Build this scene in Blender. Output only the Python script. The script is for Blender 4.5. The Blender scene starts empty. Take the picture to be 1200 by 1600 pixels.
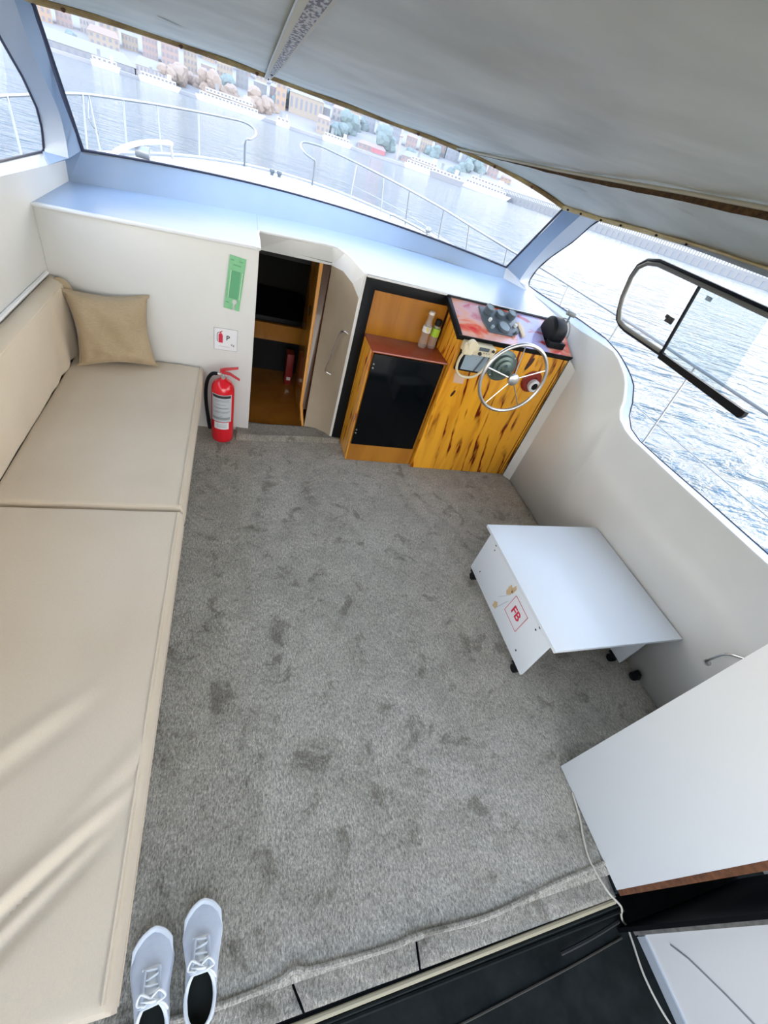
import bpy, bmesh, math, random
from mathutils import Vector, Matrix
from math import sin, cos, pi, radians
random.seed(7)
S = bpy.context.scene
COL = S.collection

# ------------------------------------------------------------------ camera
cd = bpy.data.cameras.new('camera'); cam = bpy.data.objects.new('camera', cd); COL.objects.link(cam)
cd.sensor_fit = 'VERTICAL'; cd.sensor_height = 36.0; cd.lens = 36.0 * 658.6 / 1600.0
cd.clip_start = 0.02; cd.clip_end = 3000
R_ = Vector((0.93913056, -0.22100363, 0.26304219)); D_ = Vector((0.03342582, -0.70322735, -0.71017886)); F_ = Vector((0.34193057, 0.67574307, -0.65303507))
m = Matrix((( R_.x, -D_.x, -F_.x), (R_.y, -D_.y, -F_.y), (R_.z, -D_.z, -F_.z))).to_4x4()
m.translation = Vector((0, 0, 2.0)); cam.matrix_world = m
S.camera = cam
# ------------------------------------------------------------------ world, exposure
S.view_settings.view_transform = 'Standard'; S.view_settings.look = 'None'
S.view_settings.gamma = 1.0; S.view_settings.use_curve_mapping = False
S.view_settings.exposure = 1.42
w = bpy.data.worlds.new('sky'); S.world = w; w.use_nodes = True
nt = w.node_tree; nt.nodes.clear()
o = nt.nodes.new('ShaderNodeOutputWorld'); b = nt.nodes.new('ShaderNodeBackground'); b.inputs['Strength'].default_value = 2.3
tc = nt.nodes.new('ShaderNodeTexCoord'); sx = nt.nodes.new('ShaderNodeSeparateXYZ'); cr = nt.nodes.new('ShaderNodeValToRGB')
nt.links.new(tc.outputs['Generated'], sx.inputs[0]); nt.links.new(sx.outputs['Z'], cr.inputs[0])
cr.color_ramp.elements[0].position = 0.0; cr.color_ramp.elements[0].color = (1.0, .94, .83, 1)
cr.color_ramp.elements[1].position = .6; cr.color_ramp.elements[1].color = (.40, .50, .68, 1)
e = cr.color_ramp.elements.new(.22); e.color = (.94, .91, .85, 1)
nt.links.new(cr.outputs[0], b.inputs[0]); nt.links.new(b.outputs[0], o.inputs[0])

# ------------------------------------------------------------------ materials
def mat(name, col, rough=.5, metal=0.0, spec=.5, coat=0.0, sheen=0.0):
    mt = bpy.data.materials.new(name); mt.use_nodes = True
    p = mt.node_tree.nodes['Principled BSDF']
    p.inputs['Base Color'].default_value = (*col, 1); p.inputs['Roughness'].default_value = rough
    p.inputs['Metallic'].default_value = metal; p.inputs['Specular IOR Level'].default_value = spec
    p.inputs['Coat Weight'].default_value = coat; p.inputs['Sheen Weight'].default_value = sheen
    return mt
def N(mt, t, **kw):
    n = mt.node_tree.nodes.new(t)
    for k, v in kw.items():
        if k in n.inputs.keys(): n.inputs[k].default_value = v
        else: setattr(n, k, v)
    return n
def L(mt, a, b_): mt.node_tree.links.new(a, b_)
def ramp(mt, fac, stops):
    r = N(mt, 'ShaderNodeValToRGB'); el = r.color_ramp.elements
    while len(el) > 1: el.remove(el[-1])
    el[0].position = stops[0][0]; el[0].color = (*stops[0][1], 1)
    for p_, c in stops[1:]:
        q = el.new(p_); q.color = (*c, 1)
    L(mt, fac, r.inputs[0]); return r
def coords(mt, scale=(1, 1, 1), rot=(0, 0, 0)):
    t = N(mt, 'ShaderNodeTexCoord'); mp = N(mt, 'ShaderNodeMapping')
    mp.inputs['Scale'].default_value = scale; mp.inputs['Rotation'].default_value = rot
    L(mt, t.outputs['Object'], mp.inputs[0]); return mp.outputs[0]
def noise(mt, vec, scale, detail=4, rough=.55, dist=0):
    n = N(mt, 'ShaderNodeTexNoise'); n.inputs['Scale'].default_value = scale; n.inputs['Detail'].default_value = detail
    n.inputs['Roughness'].default_value = rough; n.inputs['Distortion'].default_value = dist
    L(mt, vec, n.inputs['Vector']); return n.outputs['Fac']
def bump(mt, h, strength, dist=.01):
    b_ = N(mt, 'ShaderNodeBump'); b_.inputs['Strength'].default_value = strength; b_.inputs['Distance'].default_value = dist
    L(mt, h, b_.inputs['Height']); L(mt, b_.outputs[0], mt.node_tree.nodes['Principled BSDF'].inputs['Normal']); return b_
def mul(mt, c1, c2, fac=1.0, mode='MULTIPLY'):
    x = N(mt, 'ShaderNodeMix'); x.data_type = 'RGBA'; x.blend_type = mode
    x.inputs[0].default_value = fac
    L(mt, c1, x.inputs[6]); L(mt, c2, x.inputs[7]); return x.outputs[2]
def base(mt, c): L(mt, c, mt.node_tree.nodes['Principled BSDF'].inputs['Base Color'])

def mottled(name, c1, c2, scale, rough, bumps=0.0, **kw):
    mt = mat(name, c1, rough, **kw); v = coords(mt)
    r = ramp(mt, noise(mt, v, scale, 5), [(.3, c1), (.7, c2)]); base(mt, r.outputs[0])
    if bumps: bump(mt, noise(mt, v, scale * 6, 3), bumps, .004)
    return mt
M = {}
M['wall'] = mottled('cabin_wall_paint', (.66, .665, .65), (.71, .71, .695), 2.5, .35, .05)
M['gel'] = mottled('pale_blue_gelcoat', (.28, .37, .50), (.32, .41, .54), 2, .33, .04, spec=.3)
M['gel2'] = mottled('pillar_gelcoat', (.46, .50, .56), (.50, .54, .60), 2, .4, .04)
M['white'] = mat('white_laminate', (.76, .80, .84), .28)
M['whitepaint'] = mat('white_enamel', (.78, .79, .80), .4)
M['deck'] = mottled('white_deck', (.30, .31, .31), (.34, .345, .345), 1.5, .5)
M['steel'] = mat('polished_steel', (.72, .72, .72), .18, metal=1)
M['steelr'] = mat('satin_steel', (.7, .7, .7), .35, metal=1)
M['railsteel'] = mat('weathered_rail_steel', (.33, .35, .37), .35, metal=.9)
M['alu'] = mat('brushed_alloy', (.62, .63, .62), .35, metal=.8)
M['black'] = mat('black_plastic', (.005, .006, .008), .5, spec=.2)
M['blackgloss'] = mat('black_gloss_panel', (.002, .003, .004), .10, spec=.15)
M['rubber'] = mat('dark_rubber_seal', (.02, .022, .045), .5)
M['darkgrey'] = mat('slate_plastic', (.09, .12, .15), .35)
M['grey'] = mat('grey_plastic', (.22, .24, .23), .4)
M['bezelgrey'] = mat('green_grey_metal', (.12, .17, .16), .3, metal=.3)
M['dial'] = mat('pale_dial', (.30, .38, .45), .25)
M['cream'] = mat('cream_plastic', (.70, .62, .44), .4)
M['red'] = mat('extinguisher_red', (.72, .008, .02), .2, coat=.5)
M['redmat'] = mat('red_print', (.62, .02, .06), .6)
M['redpl'] = mat('red_handle', (.55, .02, .03), .3)
M['dkred'] = mat('dark_red_ring', (.25, .02, .01), .4)
M['ink'] = mat('black_print', (.02, .02, .02), .6)
M['paper'] = mat('white_sticker', (.78, .79, .82), .5)
M['label'] = mat('grey_label', (.55, .57, .6), .4)
M['lines'] = mat('grey_print', (.28, .30, .32), .6)
M['green'] = mottled('green_plastic', (.20, .52, .27), (.26, .58, .32), 30, .35)
M['greend'] = mat('dark_green_plastic', (.12, .40, .20), .4)
M['greenl'] = mat('light_green_edge', (.60, .80, .62), .4)
M['tan'] = mat('tan_residue', (.62, .45, .26), .8)
M['pink'] = mat('pinkish_plate', (.62, .42, .30), .6)
M['maroon'] = mottled('maroon_top', (.26, .045, .025), (.33, .065, .035), 18, .35)
M['lime'] = mat('lime_label', (.45, .72, .05), .5)
M['yellow'] = mat('pale_yellow_label', (.78, .70, .22), .5)
M['cablew'] = mat('off_white_cable', (.55, .52, .45), .5)
M['brown'] = mottled('rusty_brown_edge', (.09, .035, .018), (.22, .09, .04), 40, .8)
M['ribbon'] = mat('cream_piping', (.66, .58, .40), .5)

def fabric():
    mt = mat('tan_upholstery', (.5, .4, .3), .85, sheen=.2)
    v = coords(mt); n1 = noise(mt, v, 1.6, 3); wv = noise(mt, coords(mt, (900, 120, 300)), 1, 2)
    wv2 = noise(mt, coords(mt, (120, 900, 300)), 1, 2)
    r = ramp(mt, n1, [(.3, (.62, .52, .395)), (.7, (.69, .595, .47))])
    r2 = ramp(mt, wv, [(.3, (.94, .94, .94)), (.7, (1, 1, 1))]); r3 = ramp(mt, wv2, [(.3, (.95, .95, .95)), (.7, (1, 1, 1))])
    base(mt, mul(mt, mul(mt, r.outputs[0], r2.outputs[0]), r3.outputs[0]))
    bump(mt, wv, .15, .002); return mt
M['fabric'] = fabric()
def fabric2():
    mt = mat('olive_tan_cloth', (.4, .3, .2), .85, sheen=.2)
    v = coords(mt); wv = noise(mt, coords(mt, (40, 300, 300)), 1, 3)
    r = ramp(mt, noise(mt, v, 6, 3), [(.3, (.40, .305, .185)), (.7, (.47, .365, .235))])
    r2 = ramp(mt, wv, [(.3, (.82, .82, .82)), (.7, (1, 1, 1))])
    base(mt, mul(mt, r.outputs[0], r2.outputs[0])); bump(mt, wv, .2, .002); return mt
M['pillow'] = fabric2()

def carpet(name='carpet_pile', k=1.0):
    mt = mat(name, (.2, .2, .18), .95, spec=.1, sheen=.3)
    v = coords(mt)
    big = noise(mt, v, 1.3, 3); mid = noise(mt, v, 7, 6, .65, .6); spots = noise(mt, v, 6.5, 5, .65, .5)
    fine = noise(mt, coords(mt, (1, .45, 1)), 230, 3, .7); streak = noise(mt, coords(mt, (130, 45, 1), (0, 0, .25)), 1, 3, .7)
    c = ramp(mt, big, [(.3, (.47 * k, .43 * k, .36 * k)), (.7, (.58 * k, .545 * k, .465 * k))]).outputs[0]
    c = mul(mt, c, ramp(mt, mid, [(.3, (.74, .74, .72)), (.6, (1.02, 1.02, 1.02))]).outputs[0])
    c = mul(mt, c, ramp(mt, spots, [(.35, (.50, .48, .45)), (.44, (1, 1, 1))]).outputs[0], .8)
    c = mul(mt, c, ramp(mt, fine, [(.3, (.45, .45, .45)), (.7, (1.32, 1.32, 1.32))]).outputs[0])
    c = mul(mt, c, ramp(mt, streak, [(.3, (.58, .58, .58)), (.65, (1.2, 1.2, 1.2))]).outputs[0])
    base(mt, c)
    ad = N(mt, 'ShaderNodeMath', operation='ADD'); L(mt, fine, ad.inputs[0]); L(mt, streak, ad.inputs[1])
    ad2 = N(mt, 'ShaderNodeMath', operation='ADD'); L(mt, ad.outputs[0], ad2.inputs[0]); L(mt, mid, ad2.inputs[1])
    bump(mt, ad2.outputs[0], .7, .012); return mt
M['carpet'] = carpet(); M['carpet2'] = carpet('carpet_pile_edge', .85)
M['rubberfloor'] = mottled('dark_rubber_floor', (.006, .008, .008), (.018, .022, .021), 9, .8, .3, spec=.15)

def wood_varnish(name, a, b_, dark, knots=True, sc=1.0):
    mt = mat(name, a, .25, coat=.35)
    v = coords(mt, (9 * sc, 9 * sc, 1.1 * sc)); n1 = noise(mt, v, 1.0, 5, .6, .7)
    v2 = coords(mt, (7.5 * sc, 7.5 * sc, .9 * sc)); n2 = noise(mt, v2, 1.15, 3, .5, 1.6)
    c = ramp(mt, n1, [(.25, b_), (.5, a), (.75, tuple(x * 1.12 for x in a))]).outputs[0]
    if knots:
        # thin wavy dark grain lines running up the boards, broken up by a second noise
        wv = N(mt, 'ShaderNodeTexWave'); wv.wave_type = 'BANDS'; wv.bands_direction = 'DIAGONAL'; wv.inputs['Scale'].default_value = 4.2 * sc
        wv.inputs['Distortion'].default_value = 7.0; wv.inputs['Detail'].default_value = 3.0; wv.inputs['Detail Scale'].default_value = 1.3; wv.inputs['Detail Roughness'].default_value = .6
        L(mt, coords(mt, (1.6, 1.6, .22)), wv.inputs['Vector'])
        r = ramp(mt, wv.outputs['Fac'], [(.0, (1, 1, 1)), (.74, (1, 1, 1)), (.88, (.85, .62, .45)), (.965, dark), (1.0, dark)]).outputs[0]
        br = noise(mt, coords(mt, (5, 5, 2.2)), 1.4, 3)
        fac = ramp(mt, br, [(.44, (0, 0, 0)), (.58, (1, 1, 1))]).outputs[0]
        x = N(mt, 'ShaderNodeMix'); x.data_type = 'RGBA'; x.blend_type = 'MULTIPLY'
        L(mt, fac, x.inputs[0]); L(mt, c, x.inputs[6]); L(mt, r, x.inputs[7]); c = x.outputs[2]
        kn = N(mt, 'ShaderNodeTexVoronoi'); kn.inputs['Scale'].default_value = 1.0
        L(mt, coords(mt, (5.5, 5.5, 2.6)), kn.inputs['Vector'])
        c = mul(mt, c, ramp(mt, kn.outputs['Distance'], [(.05, dark), (.11, (1, 1, 1))]).outputs[0], .8)
    base(mt, c); return mt
M['wood'] = wood_varnish('golden_varnished_pine', (.82, .38, .022), (.56, .19, .01), (.16, .035, .01))
M['wood2'] = wood_varnish('amber_plywood', (.42, .17, .016), (.30, .11, .01), (.2, .05, .01), False, .6)
M['woodside'] = wood_varnish('golden_side_board', (.84, .38, .03), (.66, .25, .015), (.4, .12, .03), True, 1.4)
M['woodfloor'] = wood_varnish('brown_cabin_floor', (.40, .15, .018), (.30, .11, .012), (.1, .03, .01), False, .5)
M['wooddark'] = wood_varnish('dark_brown_board', (.07, .022, .004), (.04, .012, .003), (.02, .01, .01), False, .8)
M['woodedge'] = mat('orange_wood_edge', (.72, .32, .06), .35)
M['beading'] = mottled('golden_brown_beading', (.24, .12, .03), (.60, .40, .14), 7, .5, .2)
M['beading2'] = mottled('cream_ochre_beading', (.58, .40, .14), (.80, .64, .34), 6, .5, .2)

def ceil_mat():
    mt = mat('headliner_vinyl', (.4, .4, .37), .45)
    n1 = noise(mt, coords(mt, (1, 1.2, 1), (0, 0, .3)), 1.7, 4, .5, .3)
    c = ramp(mt, n1, [(.3, (.47, .455, .35)), (.7, (.74, .72, .60))]).outputs[0]
    base(mt, c)
    h = noise(mt, coords(mt, (1, .8, 1), (0, 0, .25)), 2.2, 2, .4, .3)
    bump(mt, h, .6, .04); return mt
M['ceil'] = ceil_mat()

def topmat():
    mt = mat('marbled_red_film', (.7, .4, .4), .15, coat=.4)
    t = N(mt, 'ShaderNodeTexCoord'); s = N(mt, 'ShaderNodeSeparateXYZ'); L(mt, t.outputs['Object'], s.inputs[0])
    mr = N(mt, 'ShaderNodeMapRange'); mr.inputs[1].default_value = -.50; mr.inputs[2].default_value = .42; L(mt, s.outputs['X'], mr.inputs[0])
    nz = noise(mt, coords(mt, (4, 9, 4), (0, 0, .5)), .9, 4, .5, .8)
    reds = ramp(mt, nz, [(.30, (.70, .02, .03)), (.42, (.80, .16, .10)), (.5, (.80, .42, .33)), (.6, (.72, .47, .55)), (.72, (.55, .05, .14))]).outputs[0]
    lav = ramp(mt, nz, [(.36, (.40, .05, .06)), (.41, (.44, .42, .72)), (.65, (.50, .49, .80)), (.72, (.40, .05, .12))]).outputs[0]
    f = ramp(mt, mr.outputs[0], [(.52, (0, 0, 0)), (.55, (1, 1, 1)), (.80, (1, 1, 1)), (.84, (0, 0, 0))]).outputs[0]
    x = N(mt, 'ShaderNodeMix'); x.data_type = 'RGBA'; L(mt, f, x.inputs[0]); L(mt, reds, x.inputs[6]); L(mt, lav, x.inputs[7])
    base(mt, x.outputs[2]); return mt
M['top'] = topmat()

def glass(name, tint=(1, 1, 1), gl=.06, haze=0.0):
    mt = bpy.data.materials.new(name); mt.use_nodes = True; n_ = mt.node_tree; n_.nodes.clear()
    out = n_.nodes.new('ShaderNodeOutputMaterial'); tr = n_.nodes.new('ShaderNodeBsdfTransparent'); tr.inputs[0].default_value = (*tint, 1)
    g = n_.nodes.new('ShaderNodeBsdfGlossy'); g.inputs['Roughness'].default_value = .02
    lw = n_.nodes.new('ShaderNodeLayerWeight'); lw.inputs[0].default_value = .5
    pw_ = n_.nodes.new('ShaderNodeMath'); pw_.operation = 'POWER'; pw_.inputs[1].default_value = 5.0; n_.links.new(lw.outputs['Facing'], pw_.inputs[0])
    fr = n_.nodes.new('ShaderNodeMath'); fr.operation = 'MULTIPLY_ADD'; fr.inputs[1].default_value = .6; fr.inputs[2].default_value = .03; n_.links.new(pw_.outputs[0], fr.inputs[0])
    mx = n_.nodes.new('ShaderNodeMixShader'); n_.links.new(fr.outputs[0], mx.inputs[0])
    n_.links.new(tr.outputs[0], mx.inputs[1]); n_.links.new(g.outputs[0], mx.inputs[2])
    last = mx.outputs[0]
    if haze:
        d = n_.nodes.new('ShaderNodeBsdfDiffuse'); d.inputs[0].default_value = (.8, .8, .8, 1)
        m2 = n_.nodes.new('ShaderNodeMixShader'); m2.inputs[0].default_value = haze
        n_.links.new(last, m2.inputs[1]); n_.links.new(d.outputs[0], m2.inputs[2]); last = m2.outputs[0]
    n_.links.new(last, out.inputs[0]); return mt
M['glass'] = glass('clear_glass', haze=.04); M['glassf'] = glass('hazy_windscreen_glass', haze=.10)
M['glass2'] = glass('blue_tinted_glass', (.72, .80, .84), haze=.03)
M['glass3'] = glass('hazy_pane', (.97, .97, .97), haze=.22)
M['pet'] = glass('clear_bottle_plastic', (.93, .90, .84), haze=.16)

# ------------------------------------------------------------------ mesh helpers
def wloc(p):
    v = Vector((0, 0, 0))
    while p is not None: v += p.location; p = p.parent
    return v
def link(name, me, mt, parent=None, local=False):
    ob = bpy.data.objects.new(name, me); COL.objects.link(ob)
    if mt is not None and not me.materials: me.materials.append(mt)
    if parent is not None:
        if not local: me.transform(Matrix.Translation(-wloc(parent)))
        ob.parent = parent
    return ob
def obj(name, bm, mt, parent=None, local=False, smooth=False, bev=0, seg=2):
    if bev: bmesh.ops.bevel(bm, geom=[e_ for e_ in bm.edges if e_.is_manifold and e_.calc_face_angle(0) > .6], offset=bev, segments=seg, affect='EDGES', profile=.5)
    me = bpy.data.meshes.new(name); bm.normal_update(); bm.to_mesh(me); bm.free()
    if smooth or bev:
        for p in me.polygons: p.use_smooth = True
        try: me.set_sharp_from_angle(angle=radians(38))
        except Exception: pass
    return link(name, me, mt, parent, local)
def tag(ob, label=None, cat=None, group=None, kind=None):
    if label: ob['label'] = label
    if cat: ob['category'] = cat
    if group: ob['group'] = group
    if kind: ob['kind'] = kind
    return ob
def thing(name, loc, label, cat, group=None, rot=None):
    ob = bpy.data.objects.new(name, None); COL.objects.link(ob); ob.location = loc
    ob.empty_display_size = .05
    if rot: ob.rotation_euler = rot
    return tag(ob, label, cat, group)
def struct(ob): ob['kind'] = 'structure'; return ob
def B(): return bmesh.new()
def box(bm, c, s, rot=None):
    mm = Matrix.Translation(Vector(c)) @ (rot.to_4x4() if rot is not None else Matrix()) @ Matrix.Diagonal((s[0], s[1], s[2], 1))
    return bmesh.ops.create_cube(bm, size=1, matrix=mm)['verts']
def bb(bm, x0, x1, y0, y1, z0, z1): return box(bm, ((x0 + x1) / 2, (y0 + y1) / 2, (z0 + z1) / 2), (x1 - x0, y1 - y0, z1 - z0))
def face(bm, pts):
    return bm.faces.new([bm.verts.new(p) for p in pts])
def slab(bm, pts, off):
    """polygon extruded by the vector off"""
    off = Vector(off); a = [bm.verts.new(p) for p in pts]; c = [bm.verts.new(Vector(p) + off) for p in pts]
    n = len(pts); bm.faces.new(a); bm.faces.new(c[::-1])
    for i in range(n): bm.faces.new((a[i], c[i], c[(i + 1) % n], a[(i + 1) % n]))
    bmesh.ops.recalc_face_normals(bm, faces=bm.faces[:])
def cyl(bm, a, c, r1, r2=None, n=20, cap=True):
    a = Vector(a); c = Vector(c); d = c - a; r2 = r1 if r2 is None else r2
    q = Vector((0, 0, 1)).rotation_difference(d.normalized()).to_matrix().to_4x4()
    bmesh.ops.create_cone(bm, cap_ends=cap, segments=n, radius1=r1, radius2=r2, depth=d.length, matrix=Matrix.Translation((a + c) / 2) @ q)
def lathe(bm, org, prof, axis=(0, 0, 1), n=24):
    q = Vector((0, 0, 1)).rotation_difference(Vector(axis).normalized()); org = Vector(org); rings = []
    for r, h in prof:
        if r < 1e-5: rings.append([bm.verts.new(org + q @ Vector((0, 0, h)))])
        else: rings.append([bm.verts.new(org + q @ Vector((r * cos(2 * pi * k / n), r * sin(2 * pi * k / n), h))) for k in range(n)])
    for a, c in zip(rings, rings[1:]):
        for k in range(n):
            k2 = (k + 1) % n
            if len(a) == 1 and len(c) == 1: continue
            if len(a) == 1: bm.faces.new((a[0], c[k], c[k2]))
            elif len(c) == 1: bm.faces.new((a[k], a[k2], c[0]))
            else: bm.faces.new((a[k], a[k2], c[k2], c[k]))
    bmesh.ops.recalc_face_normals(bm, faces=bm.faces[:])
def smooth_path(pts, sub=6, closed=False):
    P = [Vector(p) for p in pts]; n = len(P); out = []
    rng = range(n) if closed else range(n - 1)
    for i in rng:
        p1 = P[i]; p2 = P[(i + 1) % n]
        p0 = P[i - 1] if (closed or i > 0) else p1 + (p1 - p2); p3 = P[(i + 2) % n] if (closed or i + 2 < n) else p2 + (p2 - p1)
        for k in range(sub):
            t = k / sub
            out.append(.5 * ((2 * p1) + (p2 - p0) * t + (2 * p0 - 5 * p1 + 4 * p2 - p3) * t * t + (3 * p1 - p0 - 3 * p2 + p3) * t ** 3))
    if not closed: out.append(P[-1])
    return out
def tube(bm, pts, r, n=8, closed=False, flat=1.0, caps=True):
    P = [Vector(p) for p in pts]; k = len(P); rings = []; up = None
    for i in range(k):
        if closed: t = P[(i + 1) % k] - P[i - 1]
        else: t = P[min(i + 1, k - 1)] - P[max(i - 1, 0)]
        t.normalize()
        if up is None: up = t.orthogonal().normalized()
        else: up = (up - t * up.dot(t)).normalized()
        s = t.cross(up); rr = r[i] if isinstance(r, (list, tuple)) else r
        rings.append([bm.verts.new(P[i] + up * rr * cos(2 * pi * j / n) + s * rr * flat * sin(2 * pi * j / n)) for j in range(n)])
    for i in range(k if closed else k - 1):
        a = rings[i]; c = rings[(i + 1) % k]
        for j in range(n): bm.faces.new((a[j], a[(j + 1) % n], c[(j + 1) % n], c[j]))
    if not closed and caps: bm.faces.new(rings[0][::-1]); bm.faces.new(rings[-1])
def strip(bm, A, C):
    a = [bm.verts.new(p) for p in A]; c = [bm.verts.new(p) for p in C]
    for i in range(len(a) - 1): bm.faces.new((a[i], a[i + 1], c[i + 1], c[i]))
def grid(bm, f, nu, nv):
    V = [[bm.verts.new(f(i / nu, j / nv)) for j in range(nv + 1)] for i in range(nu + 1)]
    for i in range(nu):
        for j in range(nv): bm.faces.new((V[i][j], V[i + 1][j], V[i + 1][j + 1], V[i][j + 1]))
def text(name, s, size, mtx, mt, parent, depth=.0006, bold=.0):
    cu = bpy.data.curves.new(name, 'FONT'); cu.body = s; cu.size = size; cu.extrude = depth; cu.offset = bold
    cu.align_x = 'CENTER'; cu.align_y = 'CENTER'
    t = bpy.data.objects.new(name, cu); COL.objects.link(t); dg = bpy.context.evaluated_depsgraph_get()
    me = bpy.data.meshes.new_from_object(t.evaluated_get(dg)); bpy.data.objects.remove(t)
    me.transform(mtx); me.materials.clear(); me.materials.append(mt); return link(name, me, mt, parent)
def lerp(a, b_, t): return a + (b_ - a) * t
def pl(xs, ys, x):
    if x <= xs[0]: return ys[0]
    for i in range(len(xs) - 1):
        if x <= xs[i + 1]: return lerp(ys[i], ys[i + 1], (x - xs[i]) / (xs[i + 1] - xs[i]))
    return ys[-1]
def solidify(ob, t, off=-1):
    md = ob.modifiers.new('thickness', 'SOLIDIFY'); md.thickness = t; md.offset = off; return ob

# ================================================================== STRUCTURE
def hsh(x, y): return sin(x * 3.1 + 1.3 * sin(y * 2.3)) * cos(y * 2.7 + .7 * sin(x * 4.1))
# floor: carpet
bm = B()
def fl(u, v):
    x = lerp(-1.0, 2.385, u); y = lerp(-.085, 2.96, v)
    return (x, y, .003 * hsh(x * 2, y * 2) + .0015 * hsh(x * 9, y * 7))
grid(bm, fl, 110, 100)
floor = obj('floor', bm, M['carpet'], smooth=True); solidify(floor, .02); struct(floor)
bm = B()   # carpeted lip before the companionway
slab(bm, [(.02, 2.80, -.02), (.03, 2.80, .02), (.83, 2.87, .03), (.845, 2.70, .012), (.86, 2.70, -.02)], (0, 0, .012))
bm.free(); bm = B()
def lip(u, v):
    x = lerp(.02, .84, u); y = lerp(2.80 + .07 * u, 3.035, v)
    return (x, y, .028 * min(1, v * 5) * (1 - .25 * sin(u * 7)) - .004 + (.01 * sin(pi * min(1, v * 3)) if v < .34 else 0))
grid(bm, lip, 40, 16)
o1 = obj('carpet_lip', bm, M['carpet2'], floor, smooth=True); solidify(o1, .015)
# rolled edge of the carpet at the threshold
pts = [(-.25, -.07, .004), (.02, -.078, .006), (.18, -.07, .004), (.24, -.055, .016), (.30, -.068, .010), (.55, -.078, .006), (.68, -.072, .008), (.95, -.085, .004), (1.25, -.06, .004), (1.56, -.045, .004)]
bm = B(); tube(bm, smooth_path(pts), .009, 8)
o1 = obj('rolled_edge', bm, M['carpet'], floor, smooth=True)
def seg_carpet(x0, x1, x2, x3):
    bm = B(); grid(bm, lambda u, v: (lerp(lerp(x0, x1, u), lerp(x2, x3, u), v), lerp(-.155, -.07, v), -.03 + .012 * v + .003 * sin(u * 9 + v * 4)), 24, 6)
    o_ = obj('carpet_offcut', bm, M['carpet2'], floor, smooth=True); solidify(o_, .012)
seg_carpet(-.3, .262, -.3, .225); seg_carpet(.27, .66, .235, .665); seg_carpet(.67, 1.56, .675, 1.56)
bm = B(); bb(bm, -1.0, 1.56, -.16, -.08, -.16, -.045)
o1 = obj('threshold_riser', bm, M['black'], floor)
bm = B(); tube(bm, [(-.4, -.178, -.036), (.3, -.176, -.036), (1.0, -.17, -.036), (1.55, -.165, -.036)], .009, 8)
struct(obj('trim_1', bm, mat('worn_cream_nosing', (.40, .35, .24), .7), smooth=True))
bm = B(); tube(bm, [(-.4, -.195, -.05), (.3, -.193, -.05), (1.58, -.18, -.05)], .006, 6); tube(bm, [(-.4, -.21, -.07), (1.6, -.20, -.07)], .007, 6)
struct(obj('trim_2', bm, M['rubberfloor'], smooth=True))
# lower cockpit sole
bm = B(); grid(bm, lambda u, v: (lerp(-1.1, 2.6, u), lerp(-2.6, -.16, v), -.19 + .003 * hsh(u * 14, v * 9)), 50, 40)
fl2 = struct(obj('floor_cockpit', bm, M['rubberfloor'], smooth=True)); solidify(fl2, .02)
bm = B(); tube(bm, smooth_path([(-.2, -.325, -.188), (.5, -.335, -.186), (1.2, -.31, -.186), (1.62, -.285, -.187)]), .004, 6)
obj('rubber_seam', bm, mat('dusty_seam', (.055, .05, .04), .9), fl2, smooth=True)
bm = B(); tube(bm, smooth_path([(1.30, -.26, -.17), (1.45, -.25, -.155), (1.62, -.235, -.16)]), .007, 6)
obj('rubber_fold', bm, M['ink'], fl2, smooth=True)

# front bulkhead, left of the doorway
bm = B(); slab(bm, [(-1.0, 2.94, -.02), (.108, 2.94, -.02), (.108, 2.94, 1.290), (-1.0, 2.94, 1.250)], (0, .03, 0))
struct(obj('wall_front', bm, M['wall'], bev=.004))
# left wall with sloping sill
bm = B()
ys = [-2.5, 0, 1.5, 2.3, 2.66, 3.295, 3.62]
top = [1.40, 1.40, 1.40, 1.398, 1.394, 1.359, 1.346]
strip(bm, [(-1.0, y, -.2) for y in ys], [(-1.0, y, z) for y, z in zip(ys, top)])
strip(bm, [(-1.0, y, z) for y, z in zip(ys, top)], [(-1.064, -2.5, 1.43), (-1.062, 0, 1.43), (-1.062, 1.5, 1.42), (-1.062, 2.3, 1.413), (-1.062, 2.868, 1.406), (-1.067, 3.466, 1.38), (-1.07, 3.62, 1.38)])
wl = struct(obj('wall_left', bm, M['wall'])); solidify(wl, .03, -1)
# right wall with its wavy top
top_r = [(-.2, .994), (.764, 1.004), (1.361, .994), (1.674, .994), (1.80, .992), (1.88, 1.003), (1.963, 1.029), (2.01, 1.075), (2.024, 1.121), (2.06, 1.17), (2.103, 1.216), (2.15, 1.25), (2.207, 1.275), (2.27, 1.30), (2.348, 1.32), (2.5, 1.315), (2.715, 1.30), (3.155, 1.30), (3.55, 1.30)]
seal_r = [(2.522, -.2, .985), (2.522, .848, .982), (2.524, 1.273, .971), (2.526, 1.648, .959), (2.527, 1.837, .956), (2.523, 1.951, .978), (2.513, 2.019, 1.034), (2.506, 2.037, 1.075), (2.499, 2.049, 1.113), (2.49, 2.08, 1.16), (2.483, 2.111, 1.204), (2.477, 2.16, 1.235), (2.472, 2.223, 1.263), (2.467, 2.30, 1.29), (2.463, 2.378, 1.311), (2.459, 2.55, 1.334), (2.460, 2.887, 1.331), (2.462, 3.223, 1.322), (2.465, 3.62, 1.308)]
bm = B(); strip(bm, [(2.38, y, -.02) for y, z in top_r], [(2.38, y, z) for y, z in top_r])
strip(bm, [(2.38, 3.55, -.02), (2.38, 3.8, -.02), (2.38, 4.1, -.02)], [(2.38, 3.55, 1.30), (2.38, 3.8, 1.30), (2.38, 4.1, 1.30)])
wr = struct(obj('wall_right', bm, M['wall'], smooth=True)); solidify(wr, .03, 1)
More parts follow.
